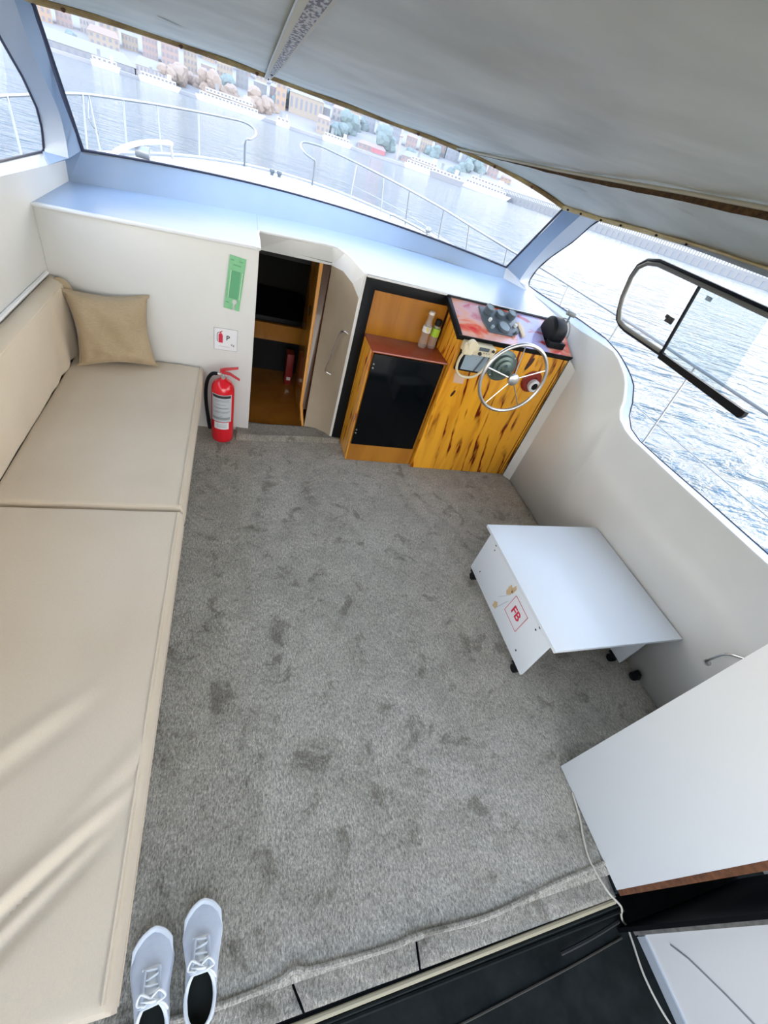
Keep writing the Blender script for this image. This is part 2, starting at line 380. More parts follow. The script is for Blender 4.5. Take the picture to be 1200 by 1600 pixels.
bm = B(); strip(bm, [(2.38, y, z) for y, z in top_r], seal_r)
sill = struct(obj('trim_3', bm, M['gel'], smooth=True))
# filler strip where the console meets the wall
bm = B(); strip(bm, [(2.336, 2.612, 0), (2.336, 2.612, 1.12)], [(2.379, 2.55, 0), (2.379, 2.55, 1.07)])
struct(obj('trim_4', bm, M['wall']))

# dash shelf (with the notch of the companionway) and windscreen coaming
bm = B()
def zs(x): return pl([-1.0, .1, 2.38], [1.25, 1.29, 1.285], x)
def yc(x): return pl([-1.0, -.6, .35, 1.2, 2.38], [3.60, 3.74, 3.98, 4.03, 4.05], x)
def gb(x): return 4.2 - .6 * ((x - .6) / 1.5) ** 2
# columns of the shelf from front edge to crease
def front_edge(x):
    if x < .108: return 2.932
    if x < .73: return lerp(3.36, 3.47, (x - .108) / .62)
    if x < .775: return lerp(3.47, 2.94, (x - .73) / .045)
    return 2.935
xs = [-1.0, -.8, -.6, -.4, -.2, 0, .107, .109, .2, .35, .5, .62, .66]
CX = [-1.0, -.6, .35, 1.0]; A = [(x, front_edge(x), zs(x)) for x in xs]; Cc = [(x, pl(CX, [3.60, 3.74, 3.98, 4.02], x), pl(CX, [1.245, 1.253, 1.275, 1.284], x)) for x in xs]
strip(bm, A, Cc)
# chamfered right corner of the notch
corner = [(.66, 3.45), (.70, 3.36), (.735, 3.18), (.76, 2.99), (.776, 2.935), (1.0, 2.935), (1.365, 2.935), (1.8, 2.935), (2.1, 2.935), (2.38, 2.935)]
CRX = [-1.0, -.6, .35, 1.0, 1.4, 1.70, 1.78, 1.86, 1.95, 2.03, 2.09]; CRY = [3.60, 3.74, 3.98, 4.02, 3.98, 3.876, 3.80, 3.72, 3.64, 3.58, 3.56]; CRZ = [1.245, 1.253, 1.275, 1.284, 1.288, 1.295, 1.303, 1.312, 1.323, 1.334, 1.345]
def cre_p(x): return (x, pl(CRX, CRY, x), pl(CRX, CRZ, x))
cre = [cre_p(x) for x in (.66, .72, .78, .86, .95, 1.15, 1.5, 1.84, 2.09)] + [(2.38, 3.5, 1.30)]
strip(bm, [(x, y, zs(x)) for x, y in corner], cre)
bmesh.ops.remove_doubles(bm, verts=bm.verts, dist=.0005)
shelf = struct(obj('trim_5', bm, M['gel'], smooth=True))
# front rim of the shelf, rounded
bm = B(); tube(bm, [(x, 2.933, zs(x) - .006) for x in (-1.0, -.6, -.2, .1)], .009, 8)
tube(bm, smooth_path([(.11, 2.933, 1.284), (.11, 3.1, 1.285), (.11, 3.34, 1.284), (.16, 3.365, 1.283), (.4, 3.41, 1.283), (.62, 3.45, 1.283), (.70, 3.36, 1.283), (.74, 3.16, 1.283), (.765, 2.97, 1.281), (.78, 2.935, 1.28)], 4), .008, 8)
tube(bm, [(.78, 2.935, 1.279), (1.37, 2.935, 1.279), (2.37, 2.935, 1.279)], .008, 8)
obj('shelf_rim', bm, M['whitepaint'], shelf, smooth=True)
bm = B()
us = [i / 40 for i in range(41)]
Cr = [cre_p(lerp(-1.0, 2.09, u)) for u in us]
Gb = [(lerp(-.9, 2.1, u), gb(lerp(-.9, 2.1, u)), 1.42) for u in us]
strip(bm, Cr, Gb)
obj('windscreen_coaming', bm, M['gel'], shelf, smooth=True)

# companionway recess
bm = B()
def col(p0_, p1_, nn_=8): return [tuple(Vector(p0_).lerp(Vector(p1_), i / nn_)) for i in range(nn_ + 1)]
T0, T1, T2, T3 = (.632, 3.416, 1.172), (.690, 3.27, 1.188), (.728, 3.08, 1.175), (.756, 2.946, 1.13)
cols = [col((.552, 3.03, -.01), T0), col((.645, 3.02, -.01), T1), col((.715, 2.985, -.01), T2), col((.757, 2.945, -.01), T3)]
for a_, c_ in zip(cols, cols[1:]): strip(bm, a_, c_)
bmesh.ops.remove_doubles(bm, verts=bm.verts, dist=.0005)
cw = struct(obj('trim_6', bm, mottled('beige_recess_paint', (.33, .265, .185), (.40, .33, .245), 3, .35), smooth=True))
bm = B()  # front white return of the jamb and lintel
slab(bm, [(.757, 2.938, -.02), (.774, 2.938, -.02), (.778, 2.938, 1.28), (.765, 2.94, 1.28), (.756, 2.94, 1.13)], (0, .012, 0))
low = [(.11, 3.41, 1.165), (.35, 3.413, 1.168), T0, T1, T2, T3]
up_ = [(.11, 3.36, 1.284), (.35, 3.41, 1.283), (.62, 3.45, 1.283), (.70, 3.36, 1.283), (.74, 3.16, 1.283), (.765, 2.94, 1.281)]
strip(bm, low, up_)
strip(bm, [(.108, 2.95, 1.284), (.108, 3.36, 1.284)], [(.108, 2.95, .9), (.108, 3.40, .9)])
obj('lintel', bm, M['wall'], cw, smooth=False)
bm = B(); slab(bm, [(.108, 2.97, -.02), (.108, 3.41, 1.165), (.108, 2.97, 1.165)], (-.012, 0, 0))
obj('left_return', bm, M['whitepaint'], cw)

# forward cabin
bm = B(); bb(bm, -.9, 2.3, 3.035, 4.9, -.06, -.02)
struct(obj('floor_cabin', bm, M['woodfloor']))
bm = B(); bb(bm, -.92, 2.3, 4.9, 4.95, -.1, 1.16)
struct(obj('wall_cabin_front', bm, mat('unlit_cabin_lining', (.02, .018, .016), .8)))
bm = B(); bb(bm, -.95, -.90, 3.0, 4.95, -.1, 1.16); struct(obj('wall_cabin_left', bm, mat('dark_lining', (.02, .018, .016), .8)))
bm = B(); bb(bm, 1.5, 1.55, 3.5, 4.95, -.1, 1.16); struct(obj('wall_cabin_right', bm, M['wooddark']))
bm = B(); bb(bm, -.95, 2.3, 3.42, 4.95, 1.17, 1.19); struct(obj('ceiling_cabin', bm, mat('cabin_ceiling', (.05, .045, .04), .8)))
t = thing('berth', (.2, 4.3, -.02), 'dark berth with a brown front board seen through the open companionway', 'berth')
bm = B(); bb(bm, -.85, .62, 3.98, 4.02, .31, .46); obj('front_board', bm, M['wood2'], t)
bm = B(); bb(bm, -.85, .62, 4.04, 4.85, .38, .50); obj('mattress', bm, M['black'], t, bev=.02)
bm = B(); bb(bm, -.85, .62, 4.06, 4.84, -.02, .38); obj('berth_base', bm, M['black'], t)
t = struct(thing('door_1', (.53, 3.1, 0), None, None))
bm = B(); slab(bm, [(.535, 3.20, -.02), (.535, 3.80, -.02), (.535, 3.80, 1.165), (.575, 3.46, 1.165)], (.02, 0, 0)); obj('sliding_panel', bm, M['wood2'], t)
bm = B(); lathe(bm, (.534, 3.50, .80), [(0, 0), (.022, 0), (.022, .004), (0, .004)], (-1, 0, 0), 16)
for v in bm.verts: v.co.z = .80 + (v.co.z - .80) * 1.9
obj('finger_hole', bm, M['black'], t)
bm = B(); slab(bm, [(.503, 3.088, .19), (.525, 3.095, .19), (.570, 3.42, 1.17), (.546, 3.42, 1.17)], (0, .03, 0)); slab(bm, [(.503, 3.088, .19), (.525, 3.095, .19), (.556, 3.04, .0), (.54, 3.04, .0)], (0, .02, 0)); obj('door_edge', bm, M['woodedge'], t)
bm = B(); slab(bm, [(.525, 3.12, .14), (.575, 3.125, .14), (.63, 3.43, 1.168), (.570, 3.44, 1.168)], (0, .02, 0)); obj('track_board', bm, M['wooddark'], t)
t = thing('storage_box', (.56, 3.86, -.02), 'dim red box standing on the floor inside the forward cabin', 'box')
bm = B(); bb(bm, .44, .505, 3.80, 3.92, -.02, .28); obj('box_body', bm, mat('dull_red', (.22, .01, .01), .5), t, bev=.006)
bm = B(); bb(bm, .455, .49, 3.795, 3.80, .03, .06); obj('latch', bm, M['steelr'], t)

# ceiling
def row(v):
    Y = pl([0, .12, .25, .4, .55, .7, .85, 1], [3.70, 3.2, 2.7, 2.2, 1.6, .9, .1, -1.3], v)
    k = pl([0, .12, .25, .4, .55, 1], [.52, .30, .12, .04, 0, 0], v)
    wd = pl([0, .12, .25, .4, .55, 1], [1.5, 1.62, 1.70, 1.73, 1.74, 1.74], v)
    zc = pl([0, .12, .25, .4, .55, .7, .85, 1], [2.03, 2.05, 2.075, 2.10, 2.135, 2.17, 2.19, 2.19], v)
    ze = pl([0, .12, .25, .4, .55, 1], [1.925, 1.94, 1.965, 1.985, 2.0, 2.0], v)
    xc = pl([0, .3, 1], [.6, .64, .64], v)
    return Y, k, wd, zc, ze, xc
def ceil(u, v):
    Y, k, wd, zc, ze, xc = row(v); a = abs(u)
    return Vector((xc + wd * u, Y - k * u * u, ze + (zc - ze) * (1 - a ** 4) + (a ** 4 * .065 * max(0, 1 - v * 2.2) if u < 0 else 0)))
bm = B(); grid(bm, lambda a, v: ceil(2 * a - 1, v) + Vector((0, 0, .004 * hsh(a * 9, v * 14))), 60, 60)
ce = struct(obj('ceiling', bm, M['ceil'], smooth=True)); solidify(ce, .05, -1)
# beading along the front and sides
frontb = [ceil(-1 + i / 20, 0) + Vector((0, 0, -.008)) for i in range(41)]
bm = B(); tube(bm, frontb, .0125, 8); tube(bm, [p + Vector((0, -.014, .006)) for p in frontb], .008, 6)
bd = struct(obj('trim_7', bm, M['beading'], smooth=True))
side = [ceil(1, i / 40) + Vector((0, 0, -.008)) for i in range(36)]
bm = B(); tube(bm, side, .0125, 8); tube(bm, [p + Vector((-.014, 0, .006)) for p in side], .008, 6)
bd2 = struct(obj('trim_8', bm, M['beading2'], smooth=True))
bm = B(); tube(bm, [ceil(-1, i / 40) + Vector((0, 0, -.008)) for i in range(36)], .0125, 8)
struct(obj('trim_9', bm, M['beading'], smooth=True))
for i, u in enumerate((-.93, -.62, -.36, .33, .52, .68, .85)):
    bm = B(); p = ceil(u, 0); lathe(bm, p + Vector((0, -.016, -.014)), [(0, .004), (.008, .003), (.010, 0), (.010, -.008)], (0, -1, -.5), 10)
    obj('nail', bm, M['brown'], bd, smooth=True)
for v in (.02, .06, .12, .18, .28, .36):
    bm = B(); p = ceil(1, v); lathe(bm, p + Vector((-.02, 0, -.012)), [(0, .004), (.006, .003), (.007, 0), (.007, -.008)], (-1, -.3, -.3), 10)
    obj('nail', bm, M['black'], bd2, smooth=True)
# perforated centre strip
def on_ceil(x, v, dz=0):
    Y, k, wd, zc, ze, xc = row(v); p = ceil((x - xc) / wd, v); p.z += dz; return p
def led():
    mt = mat('strip_with_brown_speckle', (.6, .57, .5), .5)
    n1 = noise(mt, coords(mt, (110, 45, 1)), 1, 2); c = ramp(mt, n1, [(.46, (.12, .07, .06)), (.54, (.62, .59, .52))]).outputs[0]; base(mt, c); return mt
vs = [i / 30 * .72 for i in range(31)]
hw = [pl([0, .1, .3, .75], [.012, .017, .024, .03], v) for v in vs]
bm = B()
strip(bm, [on_ceil(.118 - h, v, -.012) for h, v in zip(hw, vs)], [on_ceil(.118 + h, v, -.012) for h, v in zip(hw, vs)])
cs = struct(obj('trim_10', bm, M['ribbon'], smooth=True)); solidify(cs, .012)
bm = B(); tube(bm, [on_ceil(.118 - h * .85, v, -.016) for h, v in zip(hw, vs)], .006, 8); tube(bm, [on_ceil(.118 + h * .95, v, -.014) for h, v in zip(hw, vs)], .004, 6)
obj('strip_edge', bm, M['whitepaint'], cs, smooth=True)
bm = B(); strip(bm, [on_ceil(.118 - h * .45, v, -.0135 - .012) for h, v in zip(hw[4:], vs[4:])], [on_ceil(.118 + h * .7, v, -.0135 - .012) for h, v in zip(hw[4:], vs[4:])])
obj('speckled_backing', bm, led(), cs, smooth=True)
for v in (.035, .15):
    bm = B(); lathe(bm, on_ceil(.12, v, -.024), [(.004, .0), (.004, -.006), (0, -.007)], (0, 0, 1), 12); obj('screw', bm, M['ink'], cs)
# loose seam of the headliner on the starboard side
sv = [i / 30 * .66 for i in range(31)]
sxs = [pl([0, .12, .3, .66], [1.36, 1.42, 1.5, 1.53], v) for v in sv]
h2 = [pl([0, .15, .3, .5, .66], [.003, .006, .016, .024, .03], v) for v in sv]
bm = B(); tube(bm, [on_ceil(x, v, -.008 - h * .2) for x, v, h in zip(sxs, sv, h2)], .007, 8)
sm = struct(obj('trim_11', bm, M['ribbon'], smooth=True))
bm = B(); strip(bm, [on_ceil(x, v, -.01) for x, v in zip(sxs, sv)], [on_ceil(x, v, -.012 - h - random.uniform(0, .003)) for x, v, h in zip(sxs, sv, h2)])
obj('frayed_backing', bm, mottled('brown_frayed_felt', (.05, .022, .006), (.15, .075, .02), 60, .9), sm)
# little tears in the headliner
def tear(px, py, pz, ln, wd_, ang):
    bm = B(); n = 12; q = Matrix.Rotation(ang, 3, 'Z')
    A_ = [Vector((px, py, pz)) + q @ Vector((ln * (i / n - .5), wd_ * sin(pi * i / n), 0)) for i in range(n + 1)]
    C_ = [Vector((px, py, pz)) + q @ Vector((ln * (i / n - .5), -wd_ * .4 * sin(pi * i / n), 0)) for i in range(n + 1)]
    strip(bm, A_, C_); obj('tear', bm, M['lines'], ce)
tear(-.285, 2.655, 2.060, .15, .012, radians(35)); tear(1.87, 2.75, 2.030, .10, .010, radians(-40)); tear(1.93, 1.95, 2.068, .12, .012, radians(-48))

# ------------------------------------------------------------------ windows
w1 = struct(thing('window_1', (.6, 3.9, 1.42), None, None))
def ws(u, v):
    x = .6 + 1.5 * (2 * u - 1); q = 2 * u - 1
    return Vector((x, lerp(4.2 - .6 * q * q, 3.70 - .52 * q * q, v), lerp(1.42, 2.03 - (.11 if q > 0 else .045) * q ** 4, v)))
bm = B(); grid(bm, ws, 40, 4); g = obj('glass', bm, M['glassf'], w1, smooth=True)
bm = B()
tube(bm, [ws(i / 40, 0) for i in range(41)], .008, 6); tube(bm, [ws(0, i / 8) for i in range(9)], .014, 6); tube(bm, [ws(1, i / 8) for i in range(9)], .009, 6)
obj('rubber_seal', bm, M['rubber'], w1, smooth=True)
# pillars
def pillar(Apts, Bpts, Dpts, name):
    bm = B(); A_ = smooth_path(Apts, 4); B_ = smooth_path(Bpts, 4); D__ = smooth_path(Dpts, 4); n = min(len(A_), len(B_), len(D__))
    def rs(P, n): return [P[min(len(P) - 1, round(i * (len(P) - 1) / (n - 1)))] for i in range(n)]
    A_, B_, D__ = rs(A_, 24), rs(B_, 24), rs(D__, 24)
    strip(bm, A_, B_); o_ = struct(obj(name, bm, M['gel2'], smooth=True))
    bm = B(); strip(bm, B_, D__); obj('pillar_face', bm, M['gel'], o_, smooth=True); return o_
pillar([(-1.067, 3.466, 1.383), (-1.064, 3.49, 1.395), (-1.047, 3.471, 1.49), (-1.031, 3.403, 1.582), (-1.009, 3.222, 1.706), (-.995, 3.079, 1.782), (-.975, 2.86, 1.93), (-.965, 2.78, 2.0)],
       [(-.94, 3.46, 1.385), (-.94, 3.47, 1.478), (-.935, 3.42, 1.588), (-.93, 3.298, 1.692), (-.93, 3.164, 1.813), (-.93, 3.06, 1.975), (-.93, 3.0, 2.04)],
       [(-.9, 3.6, 1.42), (-.9, 3.45, 1.58), (-.9, 3.33, 1.72), (-.9, 3.25, 1.86), (-.9, 3.19, 1.94), (-.9, 3.18, 2.01)], 'trim_12')
bm = B()  # left inner corner below the pillar
face(bm, [(-.998, 3.295, 1.361), (-.94, 3.46, 1.387), (-1.067, 3.466, 1.386)]); face(bm, [(-.998, 3.295, 1.361), (-.998, 3.60, 1.346), (-.94, 3.46, 1.387)]); face(bm, [(-.94, 3.46, 1.387), (-.998, 3.60, 1.346), (-.9, 3.6, 1.42)]); face(bm, [(-.998, 3.598, 1.246), (-.9, 3.598, 1.42), (-.998, 3.598, 1.346)])
struct(obj('trim_13', bm, M['gel'], smooth=True))
pillar([(2.464, 3.725, 1.306), (2.456, 3.736, 1.354), (2.437, 3.669, 1.46), (2.415, 3.534, 1.581), (2.386, 3.308, 1.742), (2.363, 3.165, 1.873), (2.345, 3.05, 1.95)],
       [(2.34, 3.50, 1.303), (2.31, 3.64, 1.335), (2.29, 3.61, 1.40), (2.26, 3.49, 1.555), (2.22, 3.30, 1.73), (2.17, 3.08, 1.893), (2.16, 3.0, 1.96)],
       [(2.20, 3.58, 1.375), (2.1, 3.6, 1.42), (2.1, 3.46, 1.585), (2.1, 3.32, 1.73), (2.1, 3.18, 1.90), (2.1, 3.16, 1.95)], 'trim_14')
bm = B()
face(bm, [(2.09, 3.56, 1.345), (2.1, 3.6, 1.42), (2.20, 3.58, 1.375), (2.34, 3.50, 1.303)]); face(bm, [(2.09, 3.56, 1.345), (2.34, 3.50, 1.303), (2.38, 3.5, 1.30)]); face(bm, [(2.34, 3.50, 1.303), (2.31, 3.64, 1.335), (2.464, 3.725, 1.306), (2.465, 3.55, 1.304), (2.38, 3.5, 1.30)])
struct(obj('trim_15', bm, M['gel2'], smooth=True))
# right side glass
w2 = struct(thing('window_2', (2.46, 2.0, 1.33), None, None))
sealr = [Vector(p) for p in seal_r] + [Vector(p) for p in ((2.464, 3.725, 1.306), (2.456, 3.736, 1.354), (2.437, 3.669, 1.46), (2.415, 3.534, 1.581), (2.386, 3.308, 1.742), (2.363, 3.165, 1.873), (2.35, 3.05, 1.95))]
bm = B(); poly = sealr + [Vector((2.345, 3.0, 1.965)), Vector((2.342, -.2, 1.99))]
f = bm.faces.new([bm.verts.new(p) for p in poly]); bmesh.ops.triangulate(bm, faces=[f]); obj('glass', bm, M['glass'], w2)
bm = B(); tube(bm, sealr, .0055, 6); obj('rubber_seal', bm, M['rubber'], w2, smooth=True)
def gx(z): return 2.46 - .179 * (z - 1.33)
bm = B(); tube(bm, [(gx(z) - .002, y, z) for y, z in [(2.02, 1.45)] + [(2.40 + .0, 1.45)]] + [(gx(1.46), 2.46, 1.457), (gx(1.48), 2.51, 1.478), (gx(1.52), 2.535, 1.52), (gx(1.60), 2.56, 1.60), (gx(1.72), 2.565, 1.72), (gx(1.79), 2.545, 1.79), (gx(1.83), 2.49, 1.83), (gx(1.85), 2.40, 1.85), (gx(1.85), 2.0, 1.85), (gx(1.85), 1.15, 1.85)], .015, 8, flat=1.0)
obj('slider_frame', bm, M['black'], w2, smooth=True)
bm = B(); tube(bm, [(gx(z) - .012, y, z) for y, z in ((2.05, 1.463), (2.40, 1.463), (2.48, 1.476), (2.52, 1.53), (2.545, 1.60), (2.55, 1.72), (2.53, 1.78), (2.47, 1.82), (2.38, 1.836), (2.0, 1.836), (1.15, 1.836))], .012, 8)
obj('frame_liner', bm, mat('grey_liner', (.16, .155, .13), .5), w2, smooth=True)
bm = B(); slab(bm, [(gx(1.42) - .02, 2.04, 1.425), (gx(1.42) - .02, 1.40, 1.408), (gx(1.44) - .02, 1.385, 1.425), (gx(1.46) - .02, 1.385, 1.45), (gx(1.46) - .02, 2.04, 1.46)], (.03, 0, 0)); obj('lower_track', bm, M['black'], w2)
bm = B(); slab(bm, [(gx(1.46) - .016, 2.045, 1.46), (gx(1.46) - .016, 2.03, 1.46), (gx(1.84) - .016, 2.03, 1.84), (gx(1.84) - .016, 2.045, 1.84)], (.012, 0, 0)); obj('sliding_mullion', bm, M['black'], w2)
bm = B(); face(bm, [(gx(1.46) - .008, 2.03, 1.46), (gx(1.46) - .008, 1.57, 1.455), (gx(1.83) - .008, 1.59, 1.83), (gx(1.83) - .008, 2.03, 1.83)]); obj('tinted_pane', bm, M['glass2'], w2)
bm = B(); face(bm, [(gx(1.47) - .010, 2.50, 1.47), (gx(1.47) - .010, 2.20, 1.465), (gx(1.82) - .010, 2.18, 1.82), (gx(1.82) - .010, 2.53, 1.82)]); obj('hazy_pane', bm, M['glass3'], w2)
bm = B(); box(bm, (gx(1.63) - .018, 2.10, 1.625), (.012, .055, .035)); box(bm, (gx(1.63) - .022, 2.125, 1.635), (.012, .02, .02)); obj('catch', bm, M['ink'], w2, bev=.003)
bm = B(); box(bm, (gx(1.8) - .012, 1.94, 1.795), (.008, .04, .022)); obj('catch', bm, M['dial'], w2, bev=.003)
# left side glass
w3 = struct(thing('window_3', (-1.06, 3.0, 1.42), None, None))
sl = [Vector(p) for p in ((-1.064, -2.4, 1.43), (-1.062, 1.5, 1.415), (-1.062, 2.868, 1.408), (-1.067, 3.466, 1.383), (-1.064, 3.49, 1.395), (-1.047, 3.471, 1.49), (-1.031, 3.403, 1.582), (-1.009, 3.222, 1.706), (-.995, 3.079, 1.782), (-.986, 2.985, 1.834), (-.97, 2.83, 1.95))]
bm = B(); f = bm.faces.new([bm.verts.new(p) for p in sl + [Vector((-.965, 2.7, 1.99)), Vector((-.965, -2.4, 1.99))]]); bmesh.ops.triangulate(bm, faces=[f]); obj('glass', bm, M['glass'], w3)
bm = B(); tube(bm, sl, .006, 6); obj('rubber_seal', bm, M['rubber'], w3, smooth=True)
bm = B(); strip(bm, [(2.345, 3.0, 1.955), (2.342, -.2, 1.975)], [(2.37, 2.6, 2.02), (2.39, -.2, 2.03)]); obj('top_rail', bm, M['gel2'], w2)

# aft: cockpit side panel beyond the opening, walls behind the camera
bm = B(); bb(bm, 1.705, 1.745, -2.5, -.295, -.188, 1.3)
ap = struct(obj('wall_cockpit_right', bm, M['whitepaint']))
bm = B(); bb(bm, 1.69, 1.745, -.294, -.268, -.188, 1.3); obj('grey_jamb', bm, mottled('worn_grey_edge', (.12, .13, .12), (.28, .26, .24), 30, .7), ap)
bm = B(); bb(bm, 1.697, 1.705, -2.5, -.30, -.188, -.14); obj('kick_strip', bm, mat('shaded_grey_paint', (.42, .47, .53), .5), ap)
bm = B(); tube(bm, [(1.704, -.33, -.02), (1.704, -.37, .04), (1.704, -.46, .13), (1.704, -.60, .25)], .0035, 6); obj('panel_crack', bm, M['lines'], ap)
bm = B(); bb(bm, 1.62, 2.42, -.27, -.255, -.3, 1.3); struct(obj('wall_dark_gap', bm, M['black']))  # black sheet stands in for the shadow in the hollow beside the cabinet
bm = B(); bb(bm, -1.05, -1.0, -2.5, -.2, -.3, 1.3); struct(obj('wall_cockpit_left', bm, M['wall']))

# ================================================================== FURNITURE
# --- seat cushions
def seat_cushion(y0, y1, label, wr=False):
    t = thing('seat_cushion', (-.57, (y0 + y1) / 2, .38), label, 'cushion')
    bm = B(); nx, ny = 80, int((y1 - y0) / .0095)
    x0, x1, z0, z1, r = -.935, -.208, .38, .50, .022
    def shape(u, v):
        x = lerp(x0, x1, u); y = lerp(y0, y1, v)
        dx = min(x - x0, x1 - x); dy = min(y - y0, y1 - y); d = min(dx, dy)
        dz = 0
        if d < r: dz = -(r - math.sqrt(max(0, r * r - (r - d) ** 2)))
        puff = .006 * min(1, dx / .1) * min(1, dy / .12)
        z = z1 + dz + puff - .006 + .0015 * hsh(x * 5, y * 4)
        if wr:
            for (ax, ay, bx, by, h, s) in ((-.60, .10, -.25, .40, .016, .020), (-.60, .02, -.28, .33, .014, .018), (-.62, .50, -.42, .68, .008, .03), (-.50, .18, -.22, .52, .006, .03)):
                d_ = Vector((bx - ax, by - ay)); ln = d_.length; d_ /= ln; p = Vector((x - ax, y - ay)); tt = p.dot(d_); s_ = p.x * d_.y - p.y * d_.x
                e_ = math.exp(-(s_ / s) ** 2) * (1 / (1 + math.exp((tt - ln) / .03))) * (1 / (1 + math.exp(-(tt + .5) / .05)))
                z += h * e_ - h * .9 * math.exp(-((s_ - 1.5 * s) / s) ** 2) * (1 / (1 + math.exp((tt - ln * .9) / .03)))
        return Vector((x, y, z))
    grid(bm, shape, nx, ny)
    # skirt
    e_ = [shape(i / nx, 0) for i in range(nx + 1)] + [shape(1, j / ny) for j in range(1, ny + 1)] + [shape(1 - i / nx, 1) for i in range(1, nx + 1)] + [shape(0, 1 - j / ny) for j in range(1, ny)]
    a = [bm.verts.new(p) for p in e_]; c = [bm.verts.new((p.x, p.y, z0)) for p in e_]
    n = len(a)
    for i in range(n): bm.faces.new((a[i], a[(i + 1) % n], c[(i + 1) % n], c[i]))
    bm.faces.new(c[::-1]); bmesh.ops.remove_doubles(bm, verts=bm.verts, dist=.0003); bmesh.ops.recalc_face_normals(bm, faces=bm.faces[:])
    obj('cover', bm, M['fabric'], t, smooth=True)
    bm = B(); tube(bm, [(x1 - .016, y0 + .02, z1 - .004), (x1 - .016, (y0 + y1) / 2, z1 - .004), (x1 - .016, y1 - .02, z1 - .004)], .0035, 6)
    tube(bm, [(x1 + .001, y0 + .01, z0 + .012), (x1 + .001, y1 - .01, z0 + .012)], .003, 6)
    obj('piping', bm, M['fabric'], t, smooth=True)
    return t
seat_cushion(1.535, 2.925, 'tan fabric seat cushion at the far end of the bench, under the pillow')
seat_cushion(-.02, 1.522, 'creased tan fabric seat cushion at the near end of the bench, beside the shoes', True)
t = thing('bench_base', (-.62, 1.4, 0), 'white bench box under the tan seat cushions along the left wall', 'bench')
bm = B(); bb(bm, -.99, -.29, .0, 2.93, .003, .375); obj('base_box', bm, M['wall'], t, bev=.004)
bm = B(); bb(bm, -.289, -.283, .0, 2.93, .003, .05); obj('kick_board', bm, M['black'], t)
# --- backrest
t = thing('backrest_cushion', (-.96, 1.4, .49), 'long tan backrest cushion standing along the left wall', 'cushion')
bm = B()
prof = [(-.995, .49), (-.930, .49), (-.918, .52), (-.912, .72), (-.912, .88), (-.918, .905), (-.935, .918), (-.97, .922), (-.99, .918), (-.995, .90)]
ny = 110; rings = []
for j in range(ny + 1):
    y = lerp(.0, 2.915, j / ny); s = min(1, .4 + (min(y - .0, 2.915 - y) / .03)); rg = []
    for (x, z) in prof:
        w_ = .0
        if y > 2.3: w_ = .026 * sin((y - 2.3) * 34 + z * 3) * (y - 2.3) * max(0, (.95 - z)) * (1 if x > -.95 else 0) * 2
        rg.append(bm.verts.new((-.995 + (x + .995) * s + w_, y, z + .003 * hsh(y * 4, z * 3))))
    rings.append(rg)
for a, c in zip(rings, rings[1:]):
    for k in range(len(prof)): bm.faces.new((a[k], a[(k + 1) % len(prof)], c[(k + 1) % len(prof)], c[k]))
bm.faces.new(rings[0][::-1]); bm.faces.new(rings[-1]); bmesh.ops.recalc_face_normals(bm, faces=bm.faces[:])
obj('cover', bm, M['fabric'], t, smooth=True)
bm = B(); tube(bm, smooth_path([(-.918, y, .897 + .003 * sin(y * 9)) for y in (0.02, .5, 1, 1.5, 2.0, 2.5, 2.88)]), .0035, 6); obj('piping', bm, M['fabric'], t, smooth=True)
bm = B(); bmesh.ops.create_uvsphere(bm, u_segments=20, v_segments=12, radius=1, matrix=Matrix.Translation((-.935, 2.88, .845)) @ Matrix.Diagonal((.058, .04, .085, 1)))
obj('folded_corner', bm, M['pillow'], t, smooth=True)
bm = B(); tube(bm, [(-.992, -.1, .945), (-.992, 1.5, .945), (-.992, 2.9, .935)], .010, 8); struct(obj('trim_16', bm, M['whitepaint'], smooth=True))
# --- pillow
t = thing('throw_pillow', (-.675, 2.765, .50), 'square olive tan pillow leaning in the corner of the bench against the white bulkhead', 'pillow', rot=(radians(-16), radians(-1), radians(15)))
bm = B(); n = 36; hw_ = .205
def pw(u, v, s):
    a, c = 2 * u - 1, 2 * v - 1
    ex = 1 - .13 * (1 - abs(c) ** 1.5) * abs(a) ** 3 ; ez = 1 - .12 * (1 - abs(a) ** 1.5) * abs(c) ** 3
    th = .075 * ((1 - a ** 4) * (1 - c ** 4)) ** .55
    th += (.007 * sin(8 * a + 5 * c) * (1 - a * a) + .010 * sin(17 * a - 4 * c) * max(0, -c - .3)) * (1 - c ** 4) + .006 * math.exp(-((c + .62 + .2 * a) / .08) ** 2) * (1 - a ** 4) * (1 if s < 0 else 0)
    x = a * hw_ * ex; z = hw_ + c * hw_ * ez + .004
    if abs(a) > .9 and abs(c) > .9: x *= 1.07
    return Vector((x, s * th, z))
grid(bm, lambda u, v: pw(u, v, -1), n, n); grid(bm, lambda u, v: pw(u, v, 1), n, n)
bmesh.ops.remove_doubles(bm, verts=bm.verts, dist=.0006); bmesh.ops.recalc_face_normals(bm, faces=bm.faces[:])
obj('pillow_cover', bm, M['pillow'], t, local=True, smooth=True)
bm = B(); tube(bm, [pw(i / 20, 1, 1) for i in range(21)], .003, 6); tube(bm, [pw(0, i / 20, 1) for i in range(21)], .0025, 6); tube(bm, [pw(1, i / 20, 1) for i in range(21)], .0025, 6)
obj('seam', bm, M['pillow'], t, local=True, smooth=True)

